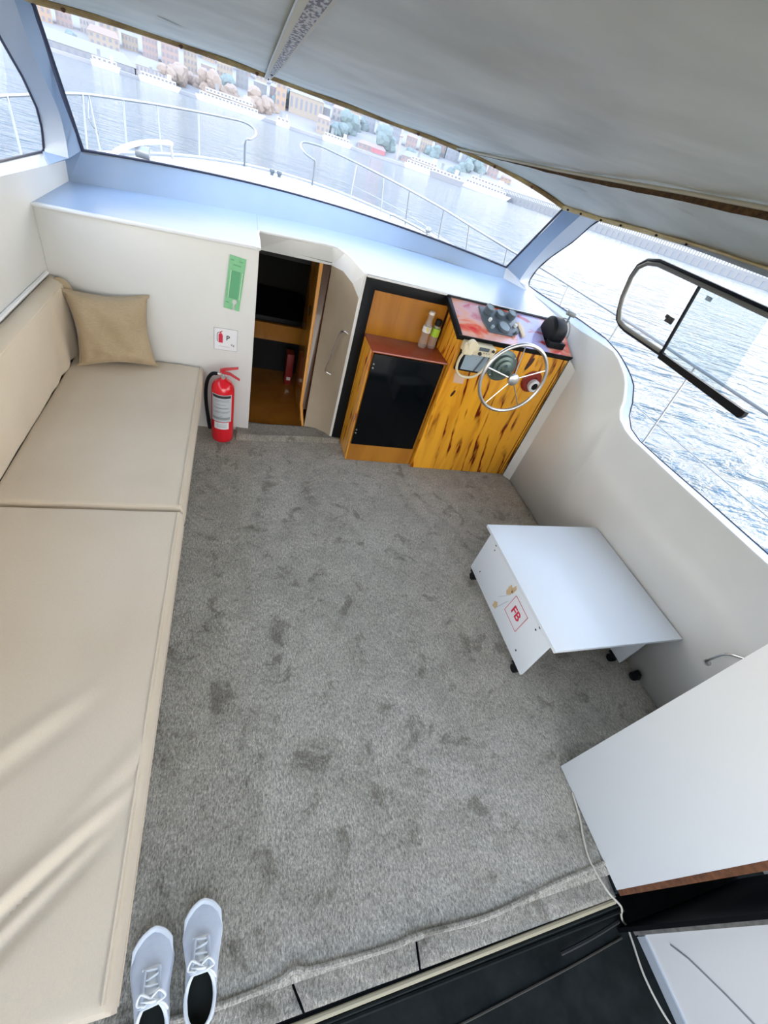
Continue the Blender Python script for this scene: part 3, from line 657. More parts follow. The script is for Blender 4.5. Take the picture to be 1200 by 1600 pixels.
# --- fire extinguisher
ex, ey = -.077, 2.815
t = thing('fire_extinguisher', (ex, ey, .005), 'red fire extinguisher with black hose standing on the carpet beside the bench', 'extinguisher')
bm = B(); lathe(bm, (ex, ey, .005), [(0, 0), (.068, 0), (.074, .008), (.076, .03), (.076, .40), (.072, .43), (.058, .455), (.035, .472), (.022, .478), (.022, .49), (0, .49)], n=32); obj('cylinder_body', bm, M['red'], t, smooth=True)
bm = B(); cyl(bm, (ex, ey, .49), (ex, ey, .525), .017, .015); cyl(bm, (ex - .035, ey + .005, .515), (ex + .02, ey, .515), .010); cyl(bm, (ex + .0, ey - .03, .507), (ex, ey, .507), .012); obj('valve', bm, M['steelr'], t, smooth=True)
bm = B()
slab(bm, [(ex - .02, ey - .012, .53), (ex + .01, ey - .012, .548), (ex + .095, ey - .012, .572), (ex + .095, ey - .012, .580), (ex + .01, ey - .012, .563), (ex - .02, ey - .012, .55)], (0, .024, 0))
obj('lever', bm, M['redpl'], t, bev=.002)
bm = B(); slab(bm, [(ex - .01, ey - .011, .525), (ex + .04, ey - .011, .520), (ex + .105, ey - .011, .487), (ex + .108, ey - .011, .495), (ex + .045, ey - .011, .533), (ex - .01, ey - .011, .542)], (0, .022, 0)); obj('carry_handle', bm, M['redpl'], t, bev=.002)
bm = B(); tube(bm, smooth_path([(ex - .035, ey + .005, .515), (ex - .07, ey + .01, .505), (ex - .10, ey + .02, .45), (ex - .112, ey + .02, .36), (ex - .108, ey + .015, .25), (ex - .095, ey + .01, .14)]), .012, 10); obj('hose', bm, M['black'], t, smooth=True)
bm = B(); cyl(bm, (ex - .095, ey + .01, .145), (ex - .088, ey + .008, .07), .014, .011); obj('nozzle', bm, M['black'], t, smooth=True)
def wrap(z0, z1, a0, a1, r=.0772, n=14):
    bm = B(); strip(bm, [(ex + r * sin(lerp(a0, a1, i / n)), ey - r * cos(lerp(a0, a1, i / n)), z0) for i in range(n + 1)], [(ex + r * sin(lerp(a0, a1, i / n)), ey - r * cos(lerp(a0, a1, i / n)), z1) for i in range(n + 1)]); return bm
lb = obj('instruction_label', wrap(.185, .40, -1.05, .85), M['label'], t)
obj('label_heading', wrap(.375, .395, -.95, .75, .0776), M['ink'], lb)
for zq, a0, a1 in ((.36, -.7, .6), (.35, -.7, .6), (.325, -.6, .3), (.30, -.8, .5), (.295, -.6, .6), (.27, -.6, .7), (.262, -.9, .6), (.235, -.2, .0)): obj('print_line', wrap(zq - .002, zq + .002, a0, a1, .0777, 8), M['lines'], lb)
obj('print_block', wrap(.205, .225, -.95, .7, .0776), M['lines'], lb)
lb = obj('service_label', wrap(.125, .18, -.75, .6), M['paper'], t)
for zq in (.145, .155, .165): obj('print_line', wrap(zq - .0012, zq + .0012, -.5, .4, .0777, 8), M['lines'], lb)

# --- wall sign with extinguisher pictogram
t = thing('extinguisher_sign', (-.068, 2.938, .70), 'square white sticker with a red extinguisher picture and letter P above the extinguisher', 'sign')
q0 = Matrix.Rotation(radians(90), 4, 'X')
bm = B(); slab(bm, [(-.140, 2.939, .630), (.004, 2.939, .632), (.004, 2.939, .778), (-.140, 2.939, .776)], (0, -.0015, 0)); obj('sticker', bm, M['paper'], t)
bm = B(); y = 2.9368
for a, c in (((-.140, y, .630), (.004, y, .632)), ((.004, y, .632), (.004, y, .778)), ((.004, y, .778), (-.140, y, .776)), ((-.140, y, .776), (-.140, y, .630))): tube(bm, [a, c], .0011, 4)
obj('border', bm, M['lines'], t)
bm = B(); slab(bm, [(-.113, y, .680), (-.087, y, .680), (-.087, y, .73), (-.093, y, .742), (-.107, y, .742), (-.113, y, .73)], (0, -.001, 0)); slab(bm, [(-.103, y, .742), (-.097, y, .742), (-.097, y, .75), (-.088, y, .757), (-.09, y, .760), (-.103, y, .753)], (0, -.001, 0)); obj('pictogram', bm, M['redmat'], t)
bm = B(); tube(bm, smooth_path([(-.103, y, .75), (-.118, y, .742), (-.122, y, .715), (-.120, y, .685)]), .0018, 5); obj('pictogram_hose', bm, M['ink'], t)
text('letter', 'P', .044, Matrix.Translation((-.055, 2.9372, .715)) @ q0, M['ink'], t, bold=.001)
text('letters', 'Kg', .020, Matrix.Translation((-.025, 2.9372, .672)) @ q0, M['ink'], t)
bm = B(); tube(bm, [(-.115, y, .655), (-.04, y, .654)], .0008, 4); obj('print_line', bm, M['lines'], t)

# --- green plastic holder
t = thing('green_holder', (-.02, 2.938, 1.06), 'flat green plastic holder with keyhole slot hung on the white bulkhead', 'holder')
def gl_(x, z, y=2.936):   # tilted local frame of the plate
    a = radians(-5.5); return (-.022 + x * cos(a) - z * sin(a) * -1 * -1, y, 1.062 + x * sin(a) * 1 + z * cos(a)) if False else (-.022 + x * cos(a) - z * sin(a), y, 1.062 + x * sin(a) + z * cos(a))
bm = B(); out = [(-.047, -.155), (.005, -.155), (.005, -.12), (-.002, -.112), (-.002, -.098), (.006, -.09), (.018, -.09), (.026, -.098), (.026, -.112), (.018, -.12), (.018, -.155), (.046, -.155), (.046, .155), (-.047, .155)]
slab(bm, [gl_(x, z, 2.937) for x, z in out], (0, -.004, 0)); obj('plate', bm, M['green'], t)
bm = B(); slab(bm, [gl_(x, z, 2.933) for x, z in ((-.026, -.085), (.024, -.085), (.024, .075), (-.026, .075))], (0, -.003, 0)); obj('window_slot', bm, M['greend'], t)
for x in (-.03, .035):
    bm = B(); tube(bm, [gl_(x, -.085, 2.929), gl_(x, .075, 2.929)], .0022, 6); obj('rib', bm, M['greenl'], t)
for (x, z, w_) in ((-.03, .132, .02), (.02, .132, .02), (0, .108, .045), (-.03, -.115, .02)):
    bm = B(); slab(bm, [gl_(x - w_ / 2, z - .003, 2.9325), gl_(x + w_ / 2, z - .003, 2.9325), gl_(x + w_ / 2, z + .003, 2.9325), gl_(x - w_ / 2, z + .003, 2.9325)], (0, -.001, 0)); obj('moulded_mark', bm, M['greend'], t)

# --- handrail in the companionway
t = thing('grab_handle', (.74, 3.1, .6), 'bent stainless grab handle on the beige companionway jamb', 'handle')
bm = B(); tube(bm, smooth_path([(.750, 2.985, .868), (.725, 3.00, .875), (.700, 3.04, .835), (.672, 3.06, .64), (.655, 3.075, .54), (.665, 3.08, .515), (.725, 3.06, .50)], 6), .007, 10); obj('rail', bm, M['steel'], t, smooth=True)
bm = B(); lathe(bm, (.735, 3.055, .50), [(0, 0), (.022, 0), (.022, .004), (.012, .009), (0, .009)], (-1, -.4, 0), 18)
for v in bm.verts: v.co.z = .50 + (v.co.z - .50) * 1.6
obj('flange', bm, M['steelr'], t, smooth=True)

# --- niche panel with black border
t = thing('niche_panel', (1.07, 2.945, 0), 'amber wooden back panel with a wide black border between doorway and helm console', 'panel')
bm = B(); slab(bm, [(.776, 2.950, -.01), (.776, 2.950, 1.275), (1.42, 2.950, 1.275), (1.42, 2.950, -.01)], (0, .02, 0)); obj('backing', bm, M['wooddark'], t)
bm = B(); bb(bm, .85, 1.40, 2.940, 2.952, .9, 1.205); obj('wood_panel', bm, M['wood2'], t)
bm = B(); slab(bm, [(.776, 2.951, -.01), (.850, 2.951, -.01), (.850, 2.951, 1.205), (1.37, 2.951, 1.205), (1.37, 2.951, 1.275), (.776, 2.951, 1.275)], (0, -.018, 0)); obj('black_border', bm, M['black'], t, bev=.002)

# --- cupboard
t = thing('low_cupboard', (1.13, 2.8, 0), 'low wooden cupboard with glossy black door and maroon top beside the doorway', 'cupboard')
bm = B(); bb(bm, .857, 1.405, 2.668, 2.93, .004, .898); obj('carcass', bm, M['wood2'], t)
bm = B(); bb(bm, .850, .857, 2.664, 2.93, .004, .905); obj('side_board', bm, M['woodside'], t)
bm = B(); bb(bm, .850, 1.41, 2.655, 2.932, .905, .917); obj('cupboard_top', bm, M['maroon'], t, bev=.002)
bm = B(); tube(bm, [(.852, 2.655, .912), (1.41, 2.655, .912)], .004, 6); obj('top_edging', bm, mat('pink_edge', (.55, .25, .22), .4), t)
bm = B(); bb(bm, .857, 1.405, 2.662, 2.668, .004, .163); obj('plinth', bm, M['wood2'], t)
bm = B(); bb(bm, .864, 1.385, 2.650, 2.667, .165, .898); d = obj('door', bm, M['blackgloss'], t, bev=.002)
for z in (.828, .80, .298, .270):
    bm = B(); lathe(bm, (.878, 2.650, z), [(0, .003), (.006, .002), (.007, 0)], (0, -1, 0), 12); obj('hinge_screw', bm, M['steel'], d, smooth=True)
# --- bottles
def bottle(x, y, prof, label):
    t = thing('bottle', (x, y, .917), label, 'bottle')
    bm = B(); lathe(bm, (x, y, .917), prof, n=24); obj('bottle_body', bm, M['pet'], t, smooth=True); return t
t = bottle(1.268, 2.87, [(0, .002), (.027, .002), (.031, .012), (.031, .055), (.026, .085), (.030, .115), (.030, .15), (.024, .18), (.020, .19), (.020, .232)], 'clear plastic bottle with pale yellow label on the maroon cupboard top, left of the pair')
bm = B(); lathe(bm, (1.268, 2.87, .917), [(.0308, .112), (.0308, .152)], n=24); l_ = obj('paper_label', bm, M['paper'], t, smooth=True)
bm = B(); slab(bm, [(1.245, 2.8365, 1.065), (1.262, 2.8365, 1.032), (1.275, 2.8365, 1.045), (1.262, 2.8365, 1.068)], (0, .004, 0)); obj('label_mark', bm, M['yellow'], l_)
bm = B(); cyl(bm, (1.268, 2.87, 1.149), (1.268, 2.87, 1.168), .021); obj('cap', bm, mat('milky_cap', (.7, .65, .6), .4), t, smooth=True)
t = bottle(1.345, 2.885, [(0, .002), (.026, .002), (.030, .012), (.030, .10), (.028, .14), (.020, .175), (.015, .185), (.015, .20)], 'small bottle with lime label and black cap, on the maroon cupboard top')
bm = B(); lathe(bm, (1.345, 2.885, .917), [(.0306, .09), (.0306, .145)], n=24); obj('paper_label', bm, M['lime'], t, smooth=True)
bm = B(); lathe(bm, (1.345, 2.885, .917), [(.024, .165), (.025, .198), (.022, .205), (0, .206)], n=24); obj('cap', bm, M['black'], t, smooth=True)

# --- helm console
t = thing('helm_console', (1.88, 2.78, 0), 'golden varnished wooden helm console with marbled red sloping top', 'console')
bm = B(); slab(bm, [(1.418, 2.625, .004), (2.335, 2.625, .004), (2.335, 2.625, 1.12), (1.418, 2.625, 1.12)], (0, .018, 0)); obj('front_panel', bm, M['wood'], t)
bm = B(); slab(bm, [(1.414, 2.626, .004), (1.414, 2.932, .004), (1.414, 2.932, 1.25), (1.414, 2.626, 1.12)], (.016, 0, 0)); obj('side_panel', bm, M['woodside'], t)
nrm = Vector((0, -.14, .32)).normalized()
def ct(x, s, h=0): return Vector((x, lerp(2.615, 2.935, s), lerp(1.138, 1.275, s))) + nrm * h
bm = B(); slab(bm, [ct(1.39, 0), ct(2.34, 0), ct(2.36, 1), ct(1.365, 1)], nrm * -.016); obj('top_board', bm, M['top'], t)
bm = B()
slab(bm, [ct(1.385, 0, .004), ct(2.345, 0, .004), ct(2.345, 0, -.035), ct(1.385, 0, -.035)], (0, -.012, 0)); obj('front_trim', bm, M['black'], t, bev=.002)
bm = B(); slab(bm, [ct(1.385, 0, -.03), ct(1.355, 1, -.03), ct(1.355, 1, .006), ct(1.385, 0, .006)], (.028, 0, 0)); obj('side_trim', bm, M['black'], t, bev=.002)
bm = B(); slab(bm, [ct(1.36, .95, .004), ct(2.28, .95, .004), ct(2.28, 1.0, .004), ct(1.36, 1.0, .004)], nrm * .006); obj('back_trim', bm, M['black'], t)
bm = B(); slab(bm, [(1.473, 2.6245, .872), (1.565, 2.6245, .865), (1.569, 2.6245, .80), (1.488, 2.6245, .80)], (0, -.002, 0)); obj('cover_plate', bm, M['pink'], t)
bm = B(); tube(bm, [(2.29, 2.6235, .01), (2.30, 2.6235, 1.08)], .003, 6); tube(bm, [(2.315, 2.6235, .01), (2.322, 2.6235, 1.08)], .003, 6); obj('edge_groove', bm, M['wooddark'], t)
for (x, z, a_, b2) in ((1.523, .715, .011, .028), (2.03, 1.03, .017, .05)):
    bm = B(); lathe(bm, (x, 2.6245, z), [(0, .0012), (a_, .0008), (a_ * 1.02, 0)], (0, -1, 0), 14)
    for v in bm.verts: v.co.z = z + (v.co.z - z) * b2 / a_; v.co.x += (v.co.z - z) * .3
    obj('wood_knot', bm, mat('dark_knot', (.05, .012, .005), .4), t)
# glove cubby lip / display
t = thing('depth_display', (1.57, 2.61, .97), 'small grey screen in a black frame on the console under the radio', 'display')
bm = B(); bb(bm, 1.445, 1.700, 2.600, 2.6245, .905, 1.045); obj('frame', bm, M['black'], t, bev=.003)
bm = B(); bb(bm, 1.485, 1.665, 2.597, 2.601, .918, 1.035); obj('screen', bm, M['dial'], t)
bm = B(); slab(bm, [(1.60, 2.5965, .918), (1.585, 2.5965, .918), (1.625, 2.5965, 1.035), (1.64, 2.5965, 1.035)], (0, -.001, 0)); obj('screen_streak', bm, M['darkgrey'], t)
bm = B(); lathe(bm, (1.465, 2.600, 1.025), [(0, .003), (.006, .002), (.007, 0)], (0, -1, 0), 10); obj('screw', bm, M['steel'], t)
# radio
t = thing('radio', (1.55, 2.57, 1.07), 'cream marine radio with clipped handset and looped cord on the console front', 'radio')
bm = B(); bb(bm, 1.435, 1.660, 2.535, 2.6245, 1.052, 1.118); obj('radio_body', bm, M['cream'], t, bev=.006)
bm = B(); bb(bm, 1.53, 1.605, 2.531, 2.536, 1.090, 1.113); obj('display', bm, M['darkgrey'], t)
bm = B(); lathe(bm, (1.545, 2.535, 1.070), [(.012, 0), (.011, .012), (0, .013)], (0, -1, 0), 16); obj('dial_knob', bm, M['ink'], t, smooth=True)
bm = B(); lathe(bm, (1.638, 2.535, 1.100), [(.010, 0), (.009, .01), (0, .011)], (0, -1, 0), 16); obj('dial_knob', bm, M['ink'], t, smooth=True)
for i in range(3):
    for k in range(2):
        bm = B(); box(bm, (1.575 + i * .020, 2.534, 1.078 - k * .016), (.009, .003, .006)); obj('button', bm, M['paper'] if k else M['grey'], t)
bm = B(); bb(bm, 1.405, 1.475, 2.495, 2.535, 1.055, 1.130); h_ = obj('handset', bm, M['cream'], t, bev=.014, seg=3)
bm = B(); cyl(bm, (1.455, 2.490, 1.125), (1.455, 2.530, 1.125), .032); obj('handset_head', bm, M['cream'], h_, smooth=True)
bm = B(); tube(bm, smooth_path([(1.415, 2.515, 1.06), (1.408, 2.525, 1.01), (1.425, 2.54, .94), (1.47, 2.55, .895), (1.53, 2.55, .885), (1.59, 2.55, .905), (1.64, 2.56, .96), (1.665, 2.57, 1.04), (1.662, 2.58, 1.08)]), .0085, 10); obj('cord', bm, M['cream'], t, smooth=True)
# gauges
t = thing('gauge_cluster', (1.76, 2.79, 1.22), 'slate grey plate of round engine gauges on the console top', 'gauges')
bm = B(); slab(bm, [ct(1.60, .88, .0), ct(1.90, .88, .0), ct(1.91, .40, .0), ct(1.83, .22, 0), ct(1.64, .22, .0), ct(1.605, .5, 0)], nrm * .010); obj('mount_plate', bm, M['darkgrey'], t, bev=.003)
for (x, s, r, h) in ((1.66, .74, .033, .045), (1.755, .72, .033, .026), (1.85, .74, .033, .04), (1.765, .38, .050, .020)):
    bm = B(); lathe(bm, ct(x, s, .010), [(r * .85, 0), (r, .004), (r, h), (r * .88, h + .004), (r * .82, h)], nrm, 24); g_ = obj('gauge', bm, M['darkgrey'], t, smooth=True)
    bm = B(); lathe(bm, ct(x, s, .010 + h), [(r * .84, 0), (0, .001)], nrm, 24); obj('dial_face', bm, M['dial'], g_, smooth=True)
for (x, s, mt) in ((1.66, .52, 'paper'), (1.87, .50, 'paper'), (1.665, .33, 'dial'), (1.86, .30, 'darkgrey')):
    bm = B(); lathe(bm, ct(x, s, .01), [(.012, 0), (.013, .018), (.009, .022), (0, .022)], nrm, 14); obj('switch_knob', bm, M[mt], t, smooth=True)
bm = B(); slab(bm, [ct(1.895, .62, .004), ct(1.925, .66, .004), ct(1.945, .50, .004), ct(1.94, .28, .004), ct(1.91, .24, .004), ct(1.905, .40, .004)], nrm * .012); obj('key_tag', bm, mat('cream_tag', (.72, .58, .42), .5), t, bev=.003)
# throttle
t = thing('throttle_lever', (2.20, 2.76, 1.21), 'black engine control with steel lever and grey knob at the console\'s right end', 'throttle')
bm = B(); bb(bm, 2.125, 2.265, 2.650, 2.850, 1.16, 1.205)
lathe(bm, (2.125, 2.76, 1.245), [(0, 0), (.080, 0), (.100, .02), (.100, .09), (.085, .12), (0, .125)], (1, 0, 0), 28); obj('control_housing', bm, M['black'], t, smooth=True, bev=.004)
bm = B(); tube(bm, [(2.252, 2.76 + .100 * cos(a), 1.245 + .100 * sin(a)) for a in [i / 12 * pi for i in range(13)]], .004, 6); obj('housing_highlight', bm, M['grey'], t, smooth=True)  # grey arc stands in for the highlight along the top of the housing
bm = B(); cyl(bm, (2.235, 2.76, 1.235), (2.275, 2.76, 1.235), .022); tube(bm, [(2.262, 2.765, 1.235), (2.275, 2.775, 1.27), (2.295, 2.80, 1.36)], [.011, .010, .007], 10); obj('lever_arm', bm, M['darkgrey'], t, smooth=True)
bm = B(); cyl(bm, (2.262, 2.812, 1.378), (2.325, 2.792, 1.372), .018); obj('lever_knob', bm, M['grey'], t, smooth=True, bev=.003)
# steering wheel
hub = Vector((1.828, 2.45, .968))
t = thing('steering_wheel', hub, 'stainless five spoke steering wheel in front of the wooden console', 'steering wheel')
bm = B(); tube(bm, [hub + Vector((.247 * cos(a), 0, .247 * sin(a))) for a in [i / 64 * 2 * pi for i in range(64)]], .0125, 12, closed=True); obj('rim', bm, M['steelr'], t, smooth=True)
for dg in (-122, -52, 25, 97, 167):
    a = radians(dg); bm = B(); tube(bm, [hub + Vector((.03 * cos(a), 0, .03 * sin(a))), hub + Vector((.238 * cos(a), 0, .238 * sin(a)))], .0045, 8); obj('spoke', bm, M['steel'], t, smooth=True)
bm = B(); lathe(bm, hub + Vector((0, .015, 0)), [(.036, 0), (.042, .012), (.041, .028), (.034, .034), (0, .036)], (0, -1, 0), 28); obj('hub_cap', bm, M['steelr'], t, smooth=True)
bm = B(); cyl(bm, hub + Vector((0, .01, 0)), (1.822, 2.56, .975), .018, .022); obj('shaft', bm, M['bezelgrey'], t, smooth=True)
t = thing('helm_pump', (1.81, 2.60, .985), 'round grey green helm unit behind the steering wheel', 'helm unit')
bm = B(); lathe(bm, (1.805, 2.6245, .985), [(0, .0), (.112, .0), (.115, .012), (.100, .020), (.085, .022), (.080, .045), (.062, .050), (.058, .07), (.040, .075), (.030, .095), (0, .096)], (0, -1, 0), 36); obj('flange', bm, M['bezelgrey'], t, smooth=True)
for k in range(4):
    a = k * pi / 2 + .8; bm = B(); lathe(bm, (1.805 + .1 * cos(a), 2.604, .985 + .1 * sin(a)), [(0, .006), (.007, .005), (.008, 0)], (0, -1, 0), 8); obj('bolt', bm, M['steel'], t)
t = thing('round_horn', (2.12, 2.60, .90), 'dark red ringed white socket with black centre, right of the wheel hub', 'socket')
bm = B(); lathe(bm, (2.115, 2.6245, .905), [(.0, .0), (.082, 0), (.084, .010), (.070, .022), (.045, .020), (.04, .01), (0, .01)], (0, -1, 0), 32); obj('ring', bm, M['dkred'], t, smooth=True)
bm = B(); lathe(bm, (2.135, 2.61, .885), [(.046, 0), (.046, .03), (.038, .038), (.028, .036), (.024, .02), (0, .02)], (0, -1, 0), 28); obj('socket_body', bm, M['whitepaint'], t, smooth=True)
bm = B(); lathe(bm, (2.135, 2.588, .885), [(.026, 0), (.024, .012), (0, .013)], (0, -1, 0), 20); obj('socket_core', bm, M['black'], t, smooth=True)

# --- table on castors
t = thing('low_table', (1.94, 1.14, 0), 'low white laminate table on black castors against the right wall', 'table')
bm = B(); bb(bm, 1.490, 2.365, .715, 1.560, .398, .418); obj('table_top', bm, M['white'], t, bev=.0015)
sp = None
for (x, y0, y1) in ((1.510, .765, 1.512), (2.235, .765, 1.512)):
    bm = B(); slab(bm, [(x, y0 - .0, .065), (x, y1, .065), (x, y1, .397), (x, y0, .397)], (.018, 0, 0)); p_ = obj('side_panel', bm, M['white'], t, bev=.001)
    if sp is None: sp = p_
bm = B(); bb(bm, 1.529, 2.234, 1.10, 1.118, .12, .397); obj('cross_rail', bm, M['white'], t)
bm = B(); bb(bm, 1.53, 2.234, .80, .818, .30, .397); obj('cross_rail', bm, M['white'], t)
for (y, z, r) in ((1.425, .378, .008), (1.408, .385, .007), (1.413, .345, .005), (.885, .385, .008), (.868, .378, .008), (.876, .342, .006), (1.417, .132, .005), (.878, .123, .006)):
    bm = B(); lathe(bm, (1.510, y, z), [(0, .002), (r * .8, .002), (r, 0)], (-1, 0, 0), 12); obj('screw', bm, M['ink'], sp)
for (x, y) in ((1.535, 1.46), (1.535, .82), (2.25, .82), (2.25, 1.46), (2.33, .70)):
    if x > 2.3: continue
    bm = B(); bb(bm, x - .03, x + .02, y - .03, y + .03, .055, .066); c_ = obj('castor', bm, M['black'], t)
    bm = B(); cyl(bm, (x - .022, y, .027), (x + .012, y, .027), .024, n=20); obj('castor_wheel', bm, M['black'], c_, smooth=True)
# sticker and residue on the table end
q1 = Matrix(((0, 0, -1, 1.5085), (-1, 0, 0, 0), (0, 1, 0, 0), (0, 0, 0, 1)))
X = 1.5092
sq = [(1.093, .333), (1.098, .192), (.955, .187), (.952, .330)]
bm = B(); slab(bm, [(X, y, z) for y, z in sq], (-.0006, 0, 0)); st = obj('square_sticker', bm, M['paper'], sp)
bm = B()
for i in range(4): tube(bm, [(X - .001, *sq[i]), (X - .001, *sq[(i + 1) % 4])], .0014, 5)
obj('sticker_border', bm, M['redmat'], st)
text('letters', 'FB', .078, Matrix.Translation((0, 1.024, .260)) @ q1, M['redmat'], st, bold=.0018)
def blob(y, z, ry, rz, seed):
    rnd = random.Random(seed); bm = B(); pts = []
    for k in range(22):
        a = 2 * pi * k / 22; rr = rnd.uniform(.65, 1.1); pts.append((X, y + ry * rr * cos(a), z + rz * rr * sin(a)))
    slab(bm, pts, (-.0006, 0, 0)); obj('sticker_residue', bm, M['tan'], sp)
blob(1.150, .305, .024, .042, 3); blob(1.128, .335, .012, .035, 5); blob(1.170, .13, .022, .032, 8)
for p_, q_ in (((X, 1.185, .19), (X, 1.14, .27)), ((X, 1.155, .12), (X, 1.115, .25))):
    bm = B(); tube(bm, [p_, q_], .001, 4); obj('residue_line', bm, M['lines'], sp)
# loose castor board at the wall side
t = thing('loose_castor', (2.33, .69, 0), 'loose black castor on the carpet by the right wall, nearest the galley cabinet', 'castor')
bm = B(); cyl(bm, (2.31, .69, .03), (2.35, .69, .03), .026, n=20); obj('castor_wheel', bm, M['black'], t, smooth=True, bev=.003)
bm = B(); bb(bm, 2.318, 2.345, .675, .71, .045, .062); obj('castor_fork', bm, M['black'], t)

# --- grab rail on right wall
t = thing('grab_handle', (2.375, .50, .5), 'small arched steel grab handle on the right wall behind the galley cabinet', 'handle')
bm = B(); tube(bm, smooth_path([(2.380, .565, .44), (2.352, .565, .455), (2.345, .56, .50), (2.345, .545, .57), (2.348, .50, .62), (2.352, .46, .645), (2.380, .44, .65)], 6), .0065, 10); obj('rail', bm, M['steel'], t, smooth=True)
bm = B(); lathe(bm, (2.379, .565, .44), [(0, .005), (.016, .004), (.018, 0)], (-1, 0, 0), 16); obj('flange', bm, M['steelr'], t)
bm = B(); lathe(bm, (2.379, .44, .65), [(0, .005), (.016, .004), (.018, 0)], (-1, 0, 0), 16); obj('flange', bm, M['steelr'], t)

# --- galley cabinet at the right
t = thing('tall_cabinet', (1.96, .1, 0), 'tall plain white cabinet with brown raw edge at the near right by the step', 'cabinet')
bm = B(); slab(bm, [(1.552, -.135, .004), (1.552, .327, .004), (1.552, .327, 1.32), (1.552, -.135, 1.32)], (.018, 0, 0)); obj('side_board', bm, M['white'], t, bev=.001)
bm = B(); bb(bm, 1.571, 2.370, .308, .326, .004, 1.32); obj('front_board', bm, M['white'], t)
bm = B(); bb(bm, 1.571, 2.370, -.134, .307, .05, 1.30); obj('carcass', bm, M['whitepaint'], t)
bm = B(); bb(bm, 1.545, 2.372, -.14, .335, 1.32, 1.34); obj('cabinet_top', bm, M['white'], t)
bm = B(); slab(bm, [(1.556, -.136, .004), (1.556, -.136, 1.32), (1.556, -.160, 1.32), (1.556, -.154, .004)], (.016, 0, 0)); obj('raw_edge', bm, M['brown'], t)
bm = B(); tube(bm, smooth_path([(1.545, .327, .012), (1.535, .24, .02), (1.54, .10, .016), (1.542, -.05, .016), (1.548, -.15, .02)]), .006, 6)

bm.free()
# --- cable
t = None
bm = B(); tube(bm, smooth_path([(1.546, .215, .012), (1.528, .12, .008), (1.505, .06, .007), (1.485, -.01, .008), (1.487, -.07, .012), (1.502, -.13, .012), (1.56, -.185, -.025), (1.60, -.215, -.10), (1.645, -.24, -.165), (1.665, -.262, -.181), (1.660, -.31, -.183), (1.645, -.40, -.183), (1.655, -.50, -.183), (1.69, -.60, -.183)], 8), .0042, 8)
tag(obj('cable', bm, M['cablew'], smooth=True), 'thin off white cable running past the tall cabinet over the step', 'cable')

